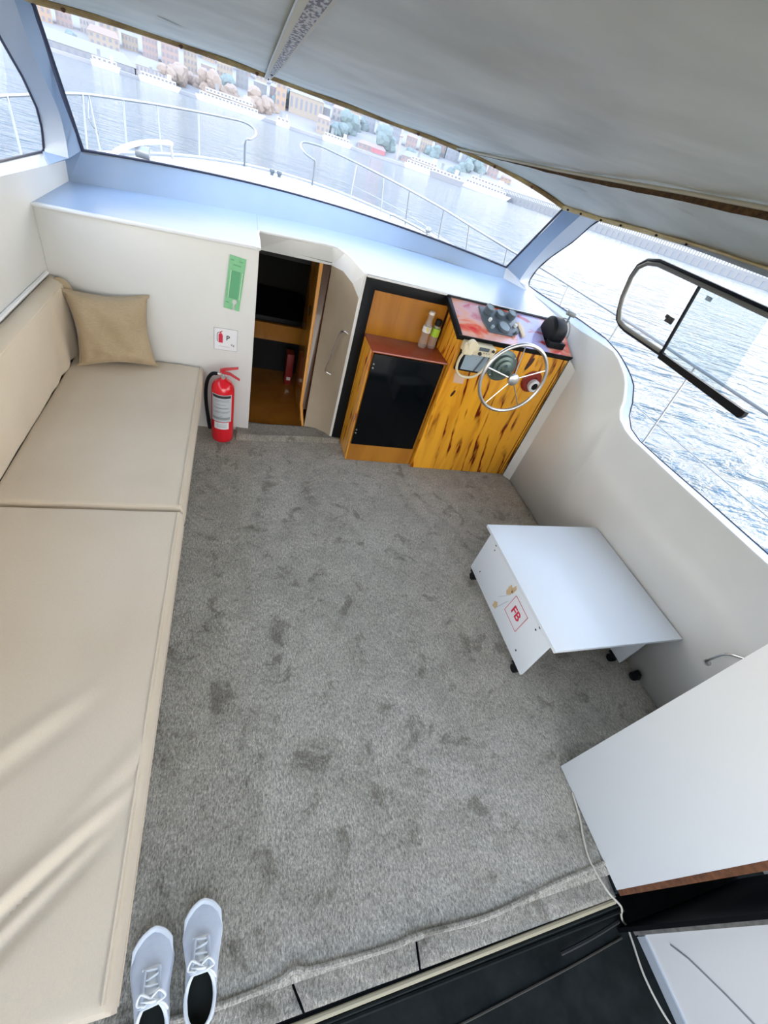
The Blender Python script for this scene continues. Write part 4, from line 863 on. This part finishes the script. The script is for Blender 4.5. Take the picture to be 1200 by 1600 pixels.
# --- shoes
def make_shoe(name, label, loc, rz, mir):
    t = thing(name, loc, label, 'shoe', rot=(0, 0, rz)); Ls = .285; t.scale = (1.22, 1.0, 1.0)
    def half(s, side):   # half width along the length, s=0 heel .. 1 toe
        inn = pl([0, .08, .25, .5, .72, .88, .96, 1], [.012, .030, .034, .034, .045, .038, .022, .004], s); out = pl([0, .08, .25, .5, .72, .88, .96, 1], [.012, .030, .034, .040, .050, .042, .025, .004], s)
        return out if side * mir > 0 else inn
    def outline(k, sc=1.0, z=0):
        P = []
        n = 26
        for i in range(n + 1): s = (1 - cos(pi * i / n)) / 2; P.append(Vector((half(s, 1) * sc, lerp(0, Ls, s), z)))
        for i in range(n - 1, 0, -1): s = (1 - cos(pi * i / n)) / 2; P.append(Vector((-half(s, -1) * sc, lerp(0, Ls, s), z)))
        return P
    # sole
    bm = B(); rings = [outline(0, .96, .002), outline(0, 1.03, .008), outline(0, 1.03, .026), outline(0, .97, .031)]
    V = [[bm.verts.new(p) for p in r] for r in rings]
    for a, c in zip(V, V[1:]):
        for k in range(len(a)): bm.faces.new((a[k], a[(k + 1) % len(a)], c[(k + 1) % len(a)], c[k]))
    bm.faces.new(V[0][::-1]); bm.faces.new(V[-1]); obj('sole', bm, M['shoesole'], t, local=True, smooth=True)
    # upper: cross sections; open over the ankle
    def top(s): return pl([0, .1, .3, .42, .55, .7, .85, .95, 1], [.075, .072, .062, .078, .072, .056, .044, .034, .028], s)
    bm = B(); rings = []; ns = 40; na = 18
    for i in range(ns + 1):
        s = .004 + .992 * i / ns; rg = []; op = pl([0, .02, .1, .3, .38, .44], [0, .5, .72, .70, .45, 0], s)
        for j in range(na + 1):
            u = 2 * j / na - 1
            lim = 1 - 0; hw_l = half(s, 1); hw_r = half(s, -1)
            # angle from one side of sole over the top to the other; opening leaves a gap around the crown
            side_ = 1 if u >= 0 else -1; a = (1 - abs(u)); a2 = a * (1 - op)   # a2: 0 at sole edge, 1 at crown
            th = a2 * pi / 2; w_ = hw_l if side_ > 0 else hw_r
            x = side_ * w_ * (cos(th) ** .65) ; z = .026 + (top(s) - .026) * (sin(th) ** .8 if th > 0 else 0)
            rg.append(bm.verts.new((x, s * Ls, z)))
        rings.append(rg)
    for i, (a, c) in enumerate(zip(rings, rings[1:])):
        s = (i + .5) / ns
        for j in range(na):
            if s < .43 and j in (na // 2 - 1, na // 2) : 
                if s < .42: continue
            bm.faces.new((a[j], a[j + 1], c[j + 1], c[j]))
    bmesh.ops.recalc_face_normals(bm, faces=bm.faces[:])
    up = obj('upper', bm, M['shoeupper'], t, local=True, smooth=True); solidify(up, .004)
    # toe band
    bm = B(); P = outline(0, 1.0); pts = [p for p in P if p.y > Ls * .70]
    pts = sorted(pts, key=lambda p: math.atan2(p.y - Ls * .7, p.x)); tube(bm, [Vector((p.x * .96, p.y * .992, .033)) for p in pts], [.009 * min(1, .15 + min(i_, len(pts) - 1 - i_) / 4) for i_ in range(len(pts))], 8, flat=.7); obj('toe_band', bm, M['shoesole'], t, local=True, smooth=True)
    # lining
    bm = B(); n = 28; ov = [Vector((.031 * cos(2 * pi * k / n), .066 + .058 * sin(2 * pi * k / n), .034)) for k in range(n)]; bm.faces.new([bm.verts.new(p) for p in ov]); obj('insole', bm, M['shoein'], t, local=True)
    bm = B(); ov = []
    for k in range(n):
        a = 2 * pi * k / n; y = .068 + .062 * sin(a); s = y / Ls; ov.append(Vector((cos(a) * .032, y, top(s) - .002 + .002)))
    tube(bm, ov, .0042, 8, closed=True); obj('collar', bm, M['shoesole'], t, local=True, smooth=True)
    bm = B(); a_ = [Vector((p.x * 1.0, p.y, p.z - .002)) for p in ov]; c_ = [Vector((.030 * cos(2 * pi * k / n), .066 + .057 * sin(2 * pi * k / n), .034)) for k in range(n)]; strip(bm, a_ + a_[:1], c_ + c_[:1]); obj('lining', bm, M['shoein'], t, local=True, smooth=True)
    # tongue
    bm = B(); grid(bm, lambda u, v: Vector(((u - .5) * lerp(.042, .034, v), lerp(.118, .20, v), pl([0, .3, 1], [.096, .086, .062], v) - 6 * (u - .5) ** 2 * .004)), 8, 8); tg = obj('tongue', bm, M['shoesole'], t, local=True, smooth=True); solidify(tg, .005)
    # lace facings and laces
    for sd in (1, -1):
        bm = B(); tube(bm, smooth_path([(sd * .020, .122, .088), (sd * .018, .155, .081), (sd * .015, .195, .068)]), .006, 8, flat=.6); obj('lace_facing', bm, M['shoeupper'], t, local=True, smooth=True)
    for i in range(5):
        y = .128 + i * .016; z = .092 - i * .0056; sd = 1 if i % 2 else -1
        bm = B(); tube(bm, smooth_path([(-.020 * sd, y - .004, z - .004), (0, y, z + .004), (.020 * sd, y + .006, z - .004)]), .0032, 8, flat=.6); obj('lace', bm, M['shoelace'], t, local=True, smooth=True)
    bm = B(); tube(bm, smooth_path([(0, .135, .094), (.018, .145, .097), (.030, .128, .088), (.012, .122, .094)]), .0028, 7); tube(bm, smooth_path([(0, .135, .094), (-.02, .15, .096), (-.028, .132, .088), (-.010, .124, .094)]), .0028, 7); tube(bm, smooth_path([(0, .135, .095), (.026, .115, .083), (.034, .10, .066)]), .0026, 7); obj('lace_bow', bm, M['shoelace'], t, local=True, smooth=True)
    return t
M['shoesole'] = mat('white_shoe_rubber', (.80, .84, .88), .5); M['shoeupper'] = mottled('white_blue_shoe_cloth', (.60, .65, .75), (.68, .73, .82), 40, .75, .2)
M['shoelace'] = mat('white_lace', (.82, .84, .84), .8); M['shoein'] = mat('dark_shoe_lining', (.015, .018, .014), .9)
make_shoe('canvas_shoe', 'right white canvas shoe of the pair, nearer the open carpet', (-.033, -.115, .004), radians(2), 1)
make_shoe('canvas_shoe', 'left white canvas shoe of the pair, tucked against the bench', (-.150, -.150, .004), radians(6), -1)

# ================================================================== OUTSIDE
# the boat rides bow-up: the sea seen from the cabin frame is a slightly tilted plane
TY, TX, Z0 = -.0419, .0094, -1.0
def sea(x, y, z=0): return Vector((x, y, Z0 + TY * y + TX * x + z))
bm = B()
rr = [0, 3, 6, 10, 16, 26, 40, 60, 90, 130, 200, 300, 450, 700, 1200]; nn = 48
V = []
for r in rr: V.append([bm.verts.new(sea(r * cos(2 * pi * k / nn), r * sin(2 * pi * k / nn))) for k in range(nn)] if r else [bm.verts.new(sea(0, 0))])
for a, c in zip(V, V[1:]):
    for k in range(nn):
        if len(a) == 1: bm.faces.new((a[0], c[k], c[(k + 1) % nn]))
        else: bm.faces.new((a[k], c[k], c[(k + 1) % nn], a[(k + 1) % nn]))
mt = mat('strait_water', (.10, .20, .27), .08, spec=.6)
v = coords(mt, (1, 1.6, 1), (0, 0, .5)); n1 = noise(mt, coords(mt, (1, 2.0, 1), (0, 0, .6)), .75, 4, .5, .5); n2 = noise(mt, coords(mt, (1, 2.0, 1), (0, 0, .2)), 2.6, 4, .6, .4)
n3 = noise(mt, coords(mt, (1, 1.5, 1), (0, 0, .8)), .06, 3)
a1 = N(mt, 'ShaderNodeMath', operation='MULTIPLY_ADD'); a1.inputs[1].default_value = 6.0; L(mt, n1, a1.inputs[0]); L(mt, n2, a1.inputs[2])
n4 = noise(mt, coords(mt, (1, 1.6, 1), (0, 0, .35)), .11, 4, .65, .4)
a2 = N(mt, 'ShaderNodeMath', operation='MULTIPLY_ADD'); a2.inputs[1].default_value = 12.0; L(mt, n4, a2.inputs[0]); L(mt, a1.outputs[0], a2.inputs[2])
bump(mt, a2.outputs[0], 1.0, .20)
base(mt, ramp(mt, n3, [(.35, (.02, .075, .12)), (.65, (.045, .11, .15))]).outputs[0])
M['sea'] = mt
tag(obj('sea', bm, M['sea'], smooth=True), kind='structure')

# bow deck and hull
dk = [(2.72, -.5), (2.85, 1.5), (2.9, 3.0), (2.86, 4.2), (2.72, 5.3), (2.45, 6.1), (1.95, 6.9), (1.3, 7.45), (.68, 7.6), (.05, 7.4), (-.55, 6.85), (-1.0, 6.1), (-1.35, 5.2), (-1.52, 4.2), (-1.58, 3.0), (-1.55, 1.5), (-1.45, -.5)]
def dz(y): return pl([-1, 2.5, 4.0, 5.0, 7.6], [.78, .80, 1.02, 1.10, 1.13], y)
bm = B()
inn = [(lerp(.64, x, .55), lerp(4.9, y, .55) if y > 3.9 else y) for x, y in dk]
fr = [i for i, p in enumerate(dk) if p[1] > 4.1]
i0, i1 = fr[0], fr[-1]
outp = [(x, y, dz(y)) for x, y in dk[i0:i1 + 1]]
cen = (.64, 5.0, 1.22); vc = bm.verts.new(cen); ov = [bm.verts.new(p) for p in outp]
mv = [bm.verts.new((lerp(.64, p[0], .6), lerp(5.0, p[1], .6), 1.20)) for p in outp]
for i in range(len(ov) - 1): bm.faces.new((ov[i], ov[i + 1], mv[i + 1], mv[i])); bm.faces.new((mv[i], mv[i + 1], vc))
bm.faces.new((mv[0], vc, mv[-1], ov[-1], bm.verts.new((-1.3, 3.9, 1.02)), bm.verts.new((2.6, 3.9, 1.02)), ov[0]))
deck = struct(obj('floor_bow_deck', bm, M['deck'], smooth=True))
bm = B(); strip(bm, [(x, y, dz(y)) for x, y in dk], [(lerp(.64, x, .86), y * .96 if y > 5 else y, -1.6) for x, y in dk]); obj('hull_side', bm, M['deck'], deck, smooth=True)
for sx, X0, X1 in ((1, 2.56, 1), (-1, -1.12, -1)):
    bm = B(); pts = [p for p in dk if (p[0] > .64) == (sx > 0) and p[1] <= 4.3]; strip(bm, [(x, y, dz(y)) for x, y in pts], [(X0, y, dz(y) + .01) for x, y in pts]); obj('side_deck', bm, M['deck'], deck, smooth=True)
bm = B(); tube(bm, smooth_path([(x, y, dz(y) + .015) for x, y in dk[2:15]], 4), .016, 6); obj('toe_rail', bm, M['gel2'], deck, smooth=True)
# cabin side walls outside, coachroof in front of the windscreen
bm = B(); gbp = [(x, gb(x), 1.41) for x in [-.9 + 3 * i / 20 for i in range(21)]]; strip(bm, gbp, [(lerp(.6, x, 1.06), y + .22, 1.14) for x, y, z in gbp]); obj('windscreen_base', bm, M['deck'], deck, smooth=True)
bm = B(); bb(bm, .60, .95, 5.3, 5.9, 1.21, 1.24); obj('deck_hatch', bm, M['gel2'], deck, bev=.01)

def railing(name, label, path, posts, extra=()):
    t = thing(name, path[len(path) // 2], label, 'railing')
    bm = B(); tube(bm, smooth_path(path, 5), .012, 8); obj('top_rail', bm, M['railsteel'], t, smooth=True)
    for a, c in posts:
        bm = B(); tube(bm, [a, c], .0075, 8); obj('post', bm, M['railsteel'], t, smooth=True)
    for e_ in extra:
        bm = B(); tube(bm, smooth_path(e_, 3), .004, 5); obj('lifeline', bm, M['railsteel'], t, smooth=True)
    return t
sp_ = [(.90, 7.28, 1.12), (.89, 7.2, 1.40), (.86, 7.2, 1.43), (.76, 7.25, 1.46), (.72, 7.5, 1.50), (.76, 7.6, 1.545), (.90, 7.6, 1.56), (1.05, 7.55, 1.56), (1.44, 7.2, 1.535), (1.72, 6.75, 1.52), (1.93, 6.2, 1.51), (2.18, 5.55, 1.49), (2.34, 5.1, 1.465), (2.58, 4.55, 1.43), (2.78, 4.05, 1.41), (2.88, 3.18, 1.4), (2.93, 2.7, 1.395), (2.98, 2.25, 1.38), (3.02, 1.6, 1.37), (3.02, .5, 1.37), (3.0, -.8, 1.36)]
sposts = [((1.44, 7.2, 1.535), (1.42, 7.15, 1.12)), ((1.72, 6.75, 1.52), (1.78, 6.72, 1.12)), ((1.93, 6.2, 1.51), (2.02, 6.3, 1.12)), ((2.18, 5.55, 1.49), (2.25, 5.6, 1.10)), ((2.34, 5.1, 1.465), (2.44, 5.1, 1.09)), ((2.58, 4.55, 1.43), (2.66, 4.55, 1.07)), ((2.84, 3.7, 1.405), (2.82, 3.6, .98)), ((2.90, 2.95, 1.398), (2.86, 2.9, .82)), ((2.985, 2.2, 1.38), (2.86, 2.05, .80)), ((3.02, .95, 1.37), (2.82, .85, .80)), ((3.01, -.2, 1.37), (2.78, -.25, .80))]
rs_ = railing('bow_railing', 'stainless starboard railing with hooked front end outside the right windows', sp_, sposts, [[(1.0, 7.2, 1.30), (1.43, 7.15, 1.29), (2.0, 6.3, 1.26), (2.3, 5.3, 1.22)], [(2.83, 3.6, 1.1), (2.88, 2.6, 1.0), (2.9, 2.1, .97), (2.9, .9, .98), (2.88, -.6, .98)]])
pp = [(.02, 7.35, 1.12), (.02, 7.1, 1.40), (.08, 7.2, 1.43), (.14, 7.5, 1.46), (.13, 7.75, 1.50), (0, 7.8, 1.535), (-.25, 7.6, 1.53), (-.52, 7.3, 1.52), (-.90, 6.75, 1.505), (-1.15, 6.35, 1.49), (-1.36, 6.0, 1.475), (-1.47, 5.7, 1.46), (-1.62, 5.1, 1.425), (-1.68, 4.75, 1.41), (-1.70, 3.5, 1.40), (-1.66, 1.5, 1.39), (-1.6, -.5, 1.38)]
pposts = [((-.52, 7.3, 1.52), (-.5, 7.0, 1.12)), ((-.90, 6.75, 1.505), (-.85, 6.5, 1.12)), ((-1.15, 6.35, 1.49), (-1.1, 6.0, 1.12)), ((-1.37, 5.98, 1.475), (-1.25, 5.6, 1.11)), ((-1.40, 5.9, 1.475), (-1.31, 5.4, 1.11)), ((-1.66, 4.9, 1.415), (-1.52, 4.5, 1.03)), ((-1.69, 4.0, 1.40), (-1.55, 3.7, .98)), ((-1.69, 2.6, 1.395), (-1.57, 2.5, .80))]
rp_ = railing('bow_railing', 'stainless port railing with hooked front end seen through the left of the windscreen', pp, pposts, [[(-1.37, 5.98, 1.45), (-1.33, 5.7, 1.33), (-1.30, 5.85, 1.22)]])
t = thing('roof_handrail', (2.1, 5.6, 1.2), 'low white handrail on the foredeck near the right of the windscreen', 'handrail')
bm = B(); tube(bm, smooth_path([(1.82, 6.35, 1.15), (1.82, 6.35, 1.20), (1.90, 6.2, 1.21), (2.14, 5.75, 1.20), (2.36, 5.1, 1.17), (2.5, 4.6, 1.14), (2.52, 4.5, 1.08)], 5), .014, 8); obj('rail', bm, M['railsteel'], t, smooth=True)
bm = B(); cyl(bm, (2.14, 5.75, 1.10), (2.14, 5.75, 1.2), .012); bmesh.ops.create_uvsphere(bm, u_segments=12, v_segments=8, radius=.035, matrix=Matrix.Translation((2.14, 5.75, 1.23))); obj('stanchion', bm, M['railsteel'], t, smooth=True)
t = thing('anchor_bar', (-.9, 5.8, 1.2), 'curved white tube and winch on the foredeck at the left of the windscreen', 'winch')
bm = B(); tube(bm, smooth_path([(-1.08, 5.0, 1.16), (-1.05, 5.4, 1.21), (-.93, 5.8, 1.255), (-.77, 6.25, 1.26), (-.73, 6.35, 1.25)], 5), .022, 8); obj('tube', bm, M['whitepaint'], t, smooth=True)
bm = B(); cyl(bm, (-.72, 6.33, 1.11), (-.74, 6.35, 1.26), .014); cyl(bm, (-.98, 5.75, 1.19), (-.86, 5.75, 1.19), .05, n=16); obj('winch_drum', bm, M['railsteel'], t, smooth=True)
t = thing('deck_cleat', (.42, 6.9, 1.15), 'pair of small dark mooring bollards on the bow deck centre', 'cleat')
for dx in (-.05, .04):
    bm = B(); lathe(bm, (.40 + dx, 6.95, 1.13), [(.025, 0), (.02, .05), (.035, .08), (.03, .10), (0, .105)], n=14); obj('bollard', bm, M['darkgrey'], t, smooth=True)
# ------------------------------------------------------------------ far shore
DS = 385.0
def polar(azd, D): return D * sin(radians(azd)), D * cos(radians(azd))
bm = B()
def hill(u, v):
    az = lerp(-75, 80, u); D = lerp(DS, DS + 420, v); x, y = polar(az, D)
    fade = pl([-75, -30, 24, 34, 80], [.8, 1, 1, .18, .15], az)
    h = (3 + 52 * min(1, v * 1.5) ** 1.1) * fade if v > 0 else -1.0
    h += 4 * hsh(az * .15, v * 3) * fade * v
    return sea(x, y, h)
grid(bm, hill, 90, 10)
M['hill'] = mottled('hazy_hillside', (.27, .29, .31), (.34, .32, .32), .02, .9)
hl = struct(obj('hillside', bm, M['hill'], smooth=True))
bm = B(); strip(bm, [sea(*polar(a, DS - 2), -1) for a in range(-75, 82, 3)], [sea(*polar(a, DS - 2), 1.6) for a in range(-75, 82, 3)]); strip(bm, [sea(*polar(a, DS - 2), 1.6) for a in range(-75, 82, 3)], [sea(*polar(a, DS + 8), 1.7) for a in range(-75, 82, 3)])
struct(obj('trim_17', bm, mat('quay_stone', (.42, .42, .45), .8)))
CP = {}  # far shore palette, distance haze mixed into the pale colours
def cm(key, col):
    if key not in CP: CP[key] = mat('facade_' + key, col, .8)
    return CP[key]
cm('cream', (.37, .325, .28)); cm('pink', (.35, .28, .27)); cm('grey', (.27, .285, .305)); cm('white', (.39, .375, .37)); cm('peach', (.41, .31, .24)); cm('blue', (.26, .29, .34))
cm('roofred', (.33, .27, .27)); cm('roofgrey', (.30, .31, .34)); cm('win', (.24, .25, .29)); cm('tree', (.19, .25, .26)); cm('tree2', (.33, .27, .23)); cm('boat', (.66, .65, .63)); cm('redaw', (.42, .17, .19))
def fr_(az):   # local frame at azimuth: right (tangential) and away
    a = radians(az); return Vector((cos(a), -sin(a), 0)), Vector((sin(a), cos(a), 0))
def building(az, D, z0, w_, h, dp, key, roof, label, group=None, floors=3, cols=5, rk=None):
    x, y = polar(az, D); o_ = sea(x, y, z0); R1, F1 = fr_(az)
    t = thing('building', o_, label, 'building', group)
    rot = Matrix((R1, F1, Vector((0, 0, 1)))).transposed()
    bm = B(); box(bm, o_ + Vector((0, 0, h / 2 - 6)), (w_, dp, h + 12), rot); obj('walls', bm, CP[key], t)
    bm = B()
    A_ = [o_ + R1 * (sx * w_ * .53) + F1 * (sy * dp * .53) + Vector((0, 0, h)) for sx, sy in ((-1, -1), (1, -1), (1, 1), (-1, 1))]
    Rg = [o_ + R1 * (sx * w_ * .4) + Vector((0, 0, h + roof)) for sx in (-1, 1)]
    v_ = [bm.verts.new(p) for p in A_]; r0, r1 = [bm.verts.new(p) for p in Rg]
    bm.faces.new((v_[0], v_[1], r1, r0)); bm.faces.new((v_[1], v_[2], r1)); bm.faces.new((v_[2], v_[3], r0, r1)); bm.faces.new((v_[3], v_[0], r0)); bm.faces.new(v_)
    obj('roof', bm, CP[rk or ('roofred' if random.random() < .45 else 'roofgrey')], t)
    bm = B()
    for i in range(cols):
        for j in range(floors):
            c = o_ + R1 * (w_ * ((i + .5) / cols - .5)) - F1 * (dp / 2 + .05) + Vector((0, 0, h * (j + .55) / floors)); box(bm, c, (w_ / cols * .45, .2, h / floors * .5), rot)
    wn = obj('windows', bm, CP['win'], t); wn['kind'] = 'stuff'
    return t
building(-12.5, 400, 0, 46, 5, 14, 'grey', 4.5, 'long low grey roofed shed on the waterfront at the far left', floors=1, cols=12, rk='roofgrey')
building(-7.6, 402, 0, 20, 7, 14, 'white', 4, 'pale waterfront hall right of the long shed', floors=2, cols=10, rk='roofgrey')
building(-11.2, 424, 6, 16, 9, 8, 'cream', 3, 'cream block behind the waterfront sheds', floors=3)
building(5.6, 430, 9, 24, 11, 12, 'cream', 2, 'large cream building with tall window bays above the centre of the shore', floors=1, cols=7)
building(3.2, 428, 10, 7, 13, 10, 'peach', 2, 'narrow sun-tinted peach tower left of the large cream building', floors=3, cols=2)  # evening sun is put into the peach colour, no sun reaches it
building(7.4, 405, 0, 9, 11, 10, 'cream', 2, 'cream waterfront house right of the large cream building', floors=3, cols=3)
building(12.5, 402, 0, 20, 5, 10, 'pink', 2, 'low pinkish quay building left of the white minaret', floors=2, cols=6)
building(17.5, 404, 0, 26, 6, 10, 'pink', 3, 'broad pinkish quay building right of the white minaret', floors=2, cols=8)
rnd = random.Random(11)
ZONES = [(-17.5, 'the long grey waterfront shed'), (-13.0, 'the end of the long grey shed'), (-8.5, 'the pale waterfront hall'), (-4.0, 'the big white ferry'), (.5, 'the brownish trees'), (5.0, 'the large cream building'), (9.5, 'the pinkish quay building'), (14.0, 'the white minaret'), (18.5, 'the two deck ferry'), (23.0, 'the long moored ferry')]
NAMES = {'cream': 'cream', 'pink': 'pinkish', 'grey': 'pale grey', 'white': 'off white', 'blue': 'bluish grey', 'peach': 'peach'}
for az0, zone in ZONES:
    for lev, rown in enumerate(('lower', 'middle', 'upper')):
        if az0 > 22 and lev: continue
        for k, side_ in enumerate(('left', 'middle', 'right')):
            az = az0 + .75 + 1.5 * k + rnd.uniform(-.1, .1); D = DS + 62 + lev * 62 + rnd.uniform(-6, 6)
            f_ = pl([-30, 24, 34], [1, 1, .18], az); z = (3 + 52 * min(1, (D - DS) / 420 * 1.5) ** 1.1) * f_ - 1
            fl_ = rnd.choice((2, 3, 4)); key = rnd.choice(['cream', 'pink', 'grey', 'white', 'blue', 'pink', 'peach'])
            building(az, D, z, rnd.uniform(8.2, 10.6), (3.2 * fl_ + 1) * (1 if az < 26 else .5), 9, key, rnd.uniform(.6, 2.5), NAMES[key] + ' house of ' + {2: 'two', 3: 'three', 4: 'four'}[fl_] + ' floors, ' + side_ + ' of ' + rown + ' row behind ' + zone.replace('the ', '', 1).replace('end of the ', ''), 'hillside houses across the water', floors=fl_, cols=rnd.choice((3, 4, 5)))
def far_tree(az, D, z0, r, key, label, group=None):
    x, y = polar(az, D); o_ = sea(x, y, z0); t = thing('tree', o_, label, 'tree', group); bm = B(); rn = random.Random(int(az * 100) + int(D))
    for k in range(7):
        c = o_ + Vector((rn.uniform(-.6, .6) * r, rn.uniform(-.4, .4) * r, r * rn.uniform(.6, 1.5)))
        bmesh.ops.create_icosphere(bm, subdivisions=2, radius=r * rn.uniform(.4, .65), matrix=Matrix.Translation(c))
    for v2 in bm.verts: v2.co += Vector((rn.uniform(-1, 1), rn.uniform(-1, 1), rn.uniform(-1, 1))) * r * .07
    obj('crown', bm, CP[key], t, smooth=False)
    bm = B(); cyl(bm, o_ + Vector((0, 0, -3)), o_ + Vector((0, 0, r * .8)), r * .1, n=8); obj('trunk', bm, CP['tree2'], t)
ORD = 'first second third fourth fifth sixth seventh eighth ninth tenth eleventh twelfth thirteenth fourteenth fifteenth'.split()
for i, az in enumerate((-6.5, -5.6, -4.4, -3.2, -2.2, -1.0, .2, 1.4, 2.4)):
    far_tree(az, 398 + (i % 3) * 8, 1, 5.5 + (i % 2) * 2, 'tree2', ORD[i] + ' brownish sun-tinted tree from the left, behind the big white ferry', 'brownish trees behind the big ferry')  # warm brown crowns carry the low sunlight in their colour
for i, az in enumerate((-13.8, -1.6, 3.0, 6.4, 9.0, 9.9, 10.8, 11.6, 13.8, 16.4, 18.6, 20.2, 21.4, 22.3, 23.4)):
    far_tree(az, 410 + (i % 4) * 14, 2 + (i % 4) * 2, 5 + (i % 3) * 1.6, 'tree', ORD[i] + ' blue green tree from the left among the houses across the water', 'blue green trees among the far houses')
t = thing('minaret', sea(*polar(15.2, 398), 0), 'slim white minaret rising from the far quay', 'tower')
bm = B(); lathe(bm, sea(*polar(15.2, 398), 0), [(1.1, -2), (1.0, 15), (1.5, 15.3), (1.5, 16), (.9, 16.2), (.8, 19), (0, 23)], n=12); obj('shaft', bm, CP['white'], t, smooth=True)
t = thing('awning', sea(*polar(13.0, 388), 0), 'small red awning on the quay left of the minaret', 'awning')
bm = B(); box(bm, sea(*polar(13.2, 389), 3.4), (9, 5, 2.2)); obj('canopy', bm, CP['redaw'], t)
def ferry(az, D, ln, label, decks=2, dark=False):
    x, y = polar(az, D); o_ = sea(x, y); R1, F1 = fr_(az); t = thing('ferry', o_, label, 'ferry'); rot = Matrix((R1, F1, Vector((0, 0, 1)))).transposed()
    bm = B()
    hullp = [(-.5, 2.4), (-.47, 0), (.42, 0), (.5, 2.6)]
    pts = [o_ - F1 * 2.5 + R1 * (a * ln) + Vector((0, 0, h)) for a, h in hullp]; slab(bm, pts, F1 * 5); obj('hull', bm, CP['roofgrey'] if dark else CP['boat'], t)
    for k in range(decks):
        l_ = ln * (.82 - .16 * k); bm = B(); box(bm, o_ + R1 * (-.03 * ln) + Vector((0, 0, 3.4 + 2.3 * k)), (l_, 4.4 - k * .6, 1.7), rot); s_ = obj('superstructure', bm, CP['boat'], t)
        bm = B(); nwin = int(l_ / 2)
        for i in range(nwin): box(bm, o_ + R1 * (-.03 * ln + l_ * ((i + .5) / nwin - .5)) - F1 * (2.25 - k * .3) + Vector((0, 0, 3.5 + 2.3 * k)), (1.2, .15, .8), rot)
        wn = obj('windows', bm, CP['win'], s_); wn['kind'] = 'stuff'
    bm = B(); box(bm, o_ + R1 * (.22 * ln) + Vector((0, 0, 3.2 + 2.3 * decks)), (ln * .1, 3, 2), rot); obj('wheelhouse', bm, CP['boat'], t)
    bm = B(); cyl(bm, o_ + R1 * (-.2 * ln) + Vector((0, 0, 2.3 * decks + 2)), o_ + R1 * (-.2 * ln) + Vector((0, 0, 2.3 * decks + 5)), .9, .8, 10); obj('funnel', bm, CP['grey'], t)
ferry(-11.3, 372, 14, 'small pale ferry moored below the long grey shed', 1)
ferry(-7.2, 374, 22, 'low white ferry moored left of the big ferry', 1)
ferry(-1.2, 366, 40, 'big white two deck ferry left of centre', 2)
ferry(9.0, 372, 20, 'white passenger boat moored below the blue green trees', 1)
ferry(18.2, 352, 26, 'white two deck ferry right of the minaret', 2)
ferry(20.8, 300, 20, 'dark hulled motor ship crossing right of the minaret', 1, True)
ferry(25.2, 340, 32, 'long white ferry moored at the left end of the floating bridge', 2)
ferry(3.6, 374, 9, 'tiny white motor boat at the centre of the far quay', 1)
# floating bridge on the right: deck on closely set piers with railings
t = thing('floating_bridge', sea(*polar(42, 330)), 'long pale grey bridge on close set piers across the water at the right', 'bridge')
p0 = Vector(polar(26.5, 352)); p1 = Vector(polar(63, 250)); dv = (p1 - p0); ln = dv.length; dv.normalize(); nv = Vector((-dv.y, dv.x))
bm = B(); A_ = []; 
def br(s, off, z): q = p0 + dv * s + nv * off; return sea(q.x, q.y, z)
slab(bm, [br(0, 0, 2.6), br(ln, 0, 2.6), br(ln, 0, 3.8), br(0, 0, 3.8)], Vector((nv.x * 8, nv.y * 8, 0))); obj('roadway', bm, CP['grey'], t)
for i in range(60):
    s = ln * (i + .5) / 60; bm = B(); slab(bm, [br(s - 1.15, -.1, -.5), br(s + 1.15, -.1, -.5), br(s + 1.15, -.1, 2.7), br(s - 1.15, -.1, 2.7)], Vector((nv.x * 6, nv.y * 6, 0))); obj('pier', bm, CP['grey'], t)
bm = B(); slab(bm, [br(0, .1, -.5), br(ln, .1, -.5), br(ln, .1, 2.7), br(0, .1, 2.7)], Vector((nv.x * .4, nv.y * .4, 0))); obj('pier_gap_fill', bm, CP['blue'], t)  # slab added behind the piers to soften the dark gaps between them
bm = B()
for i in range(150):
    s = ln * (i + .5) / 150; slab(bm, [br(s - .22, 0, 3.8), br(s + .22, 0, 3.8), br(s + .22, 0, 5.4), br(s - .22, 0, 5.4)], Vector((nv.x * .3, nv.y * .3, 0)))
slab(bm, [br(0, 0, 5.3), br(ln, 0, 5.3), br(ln, 0, 5.6), br(0, 0, 5.6)], Vector((nv.x * .3, nv.y * .3, 0)))
rl = obj('railing', bm, CP['grey'], t); rl['kind'] = 'stuff'
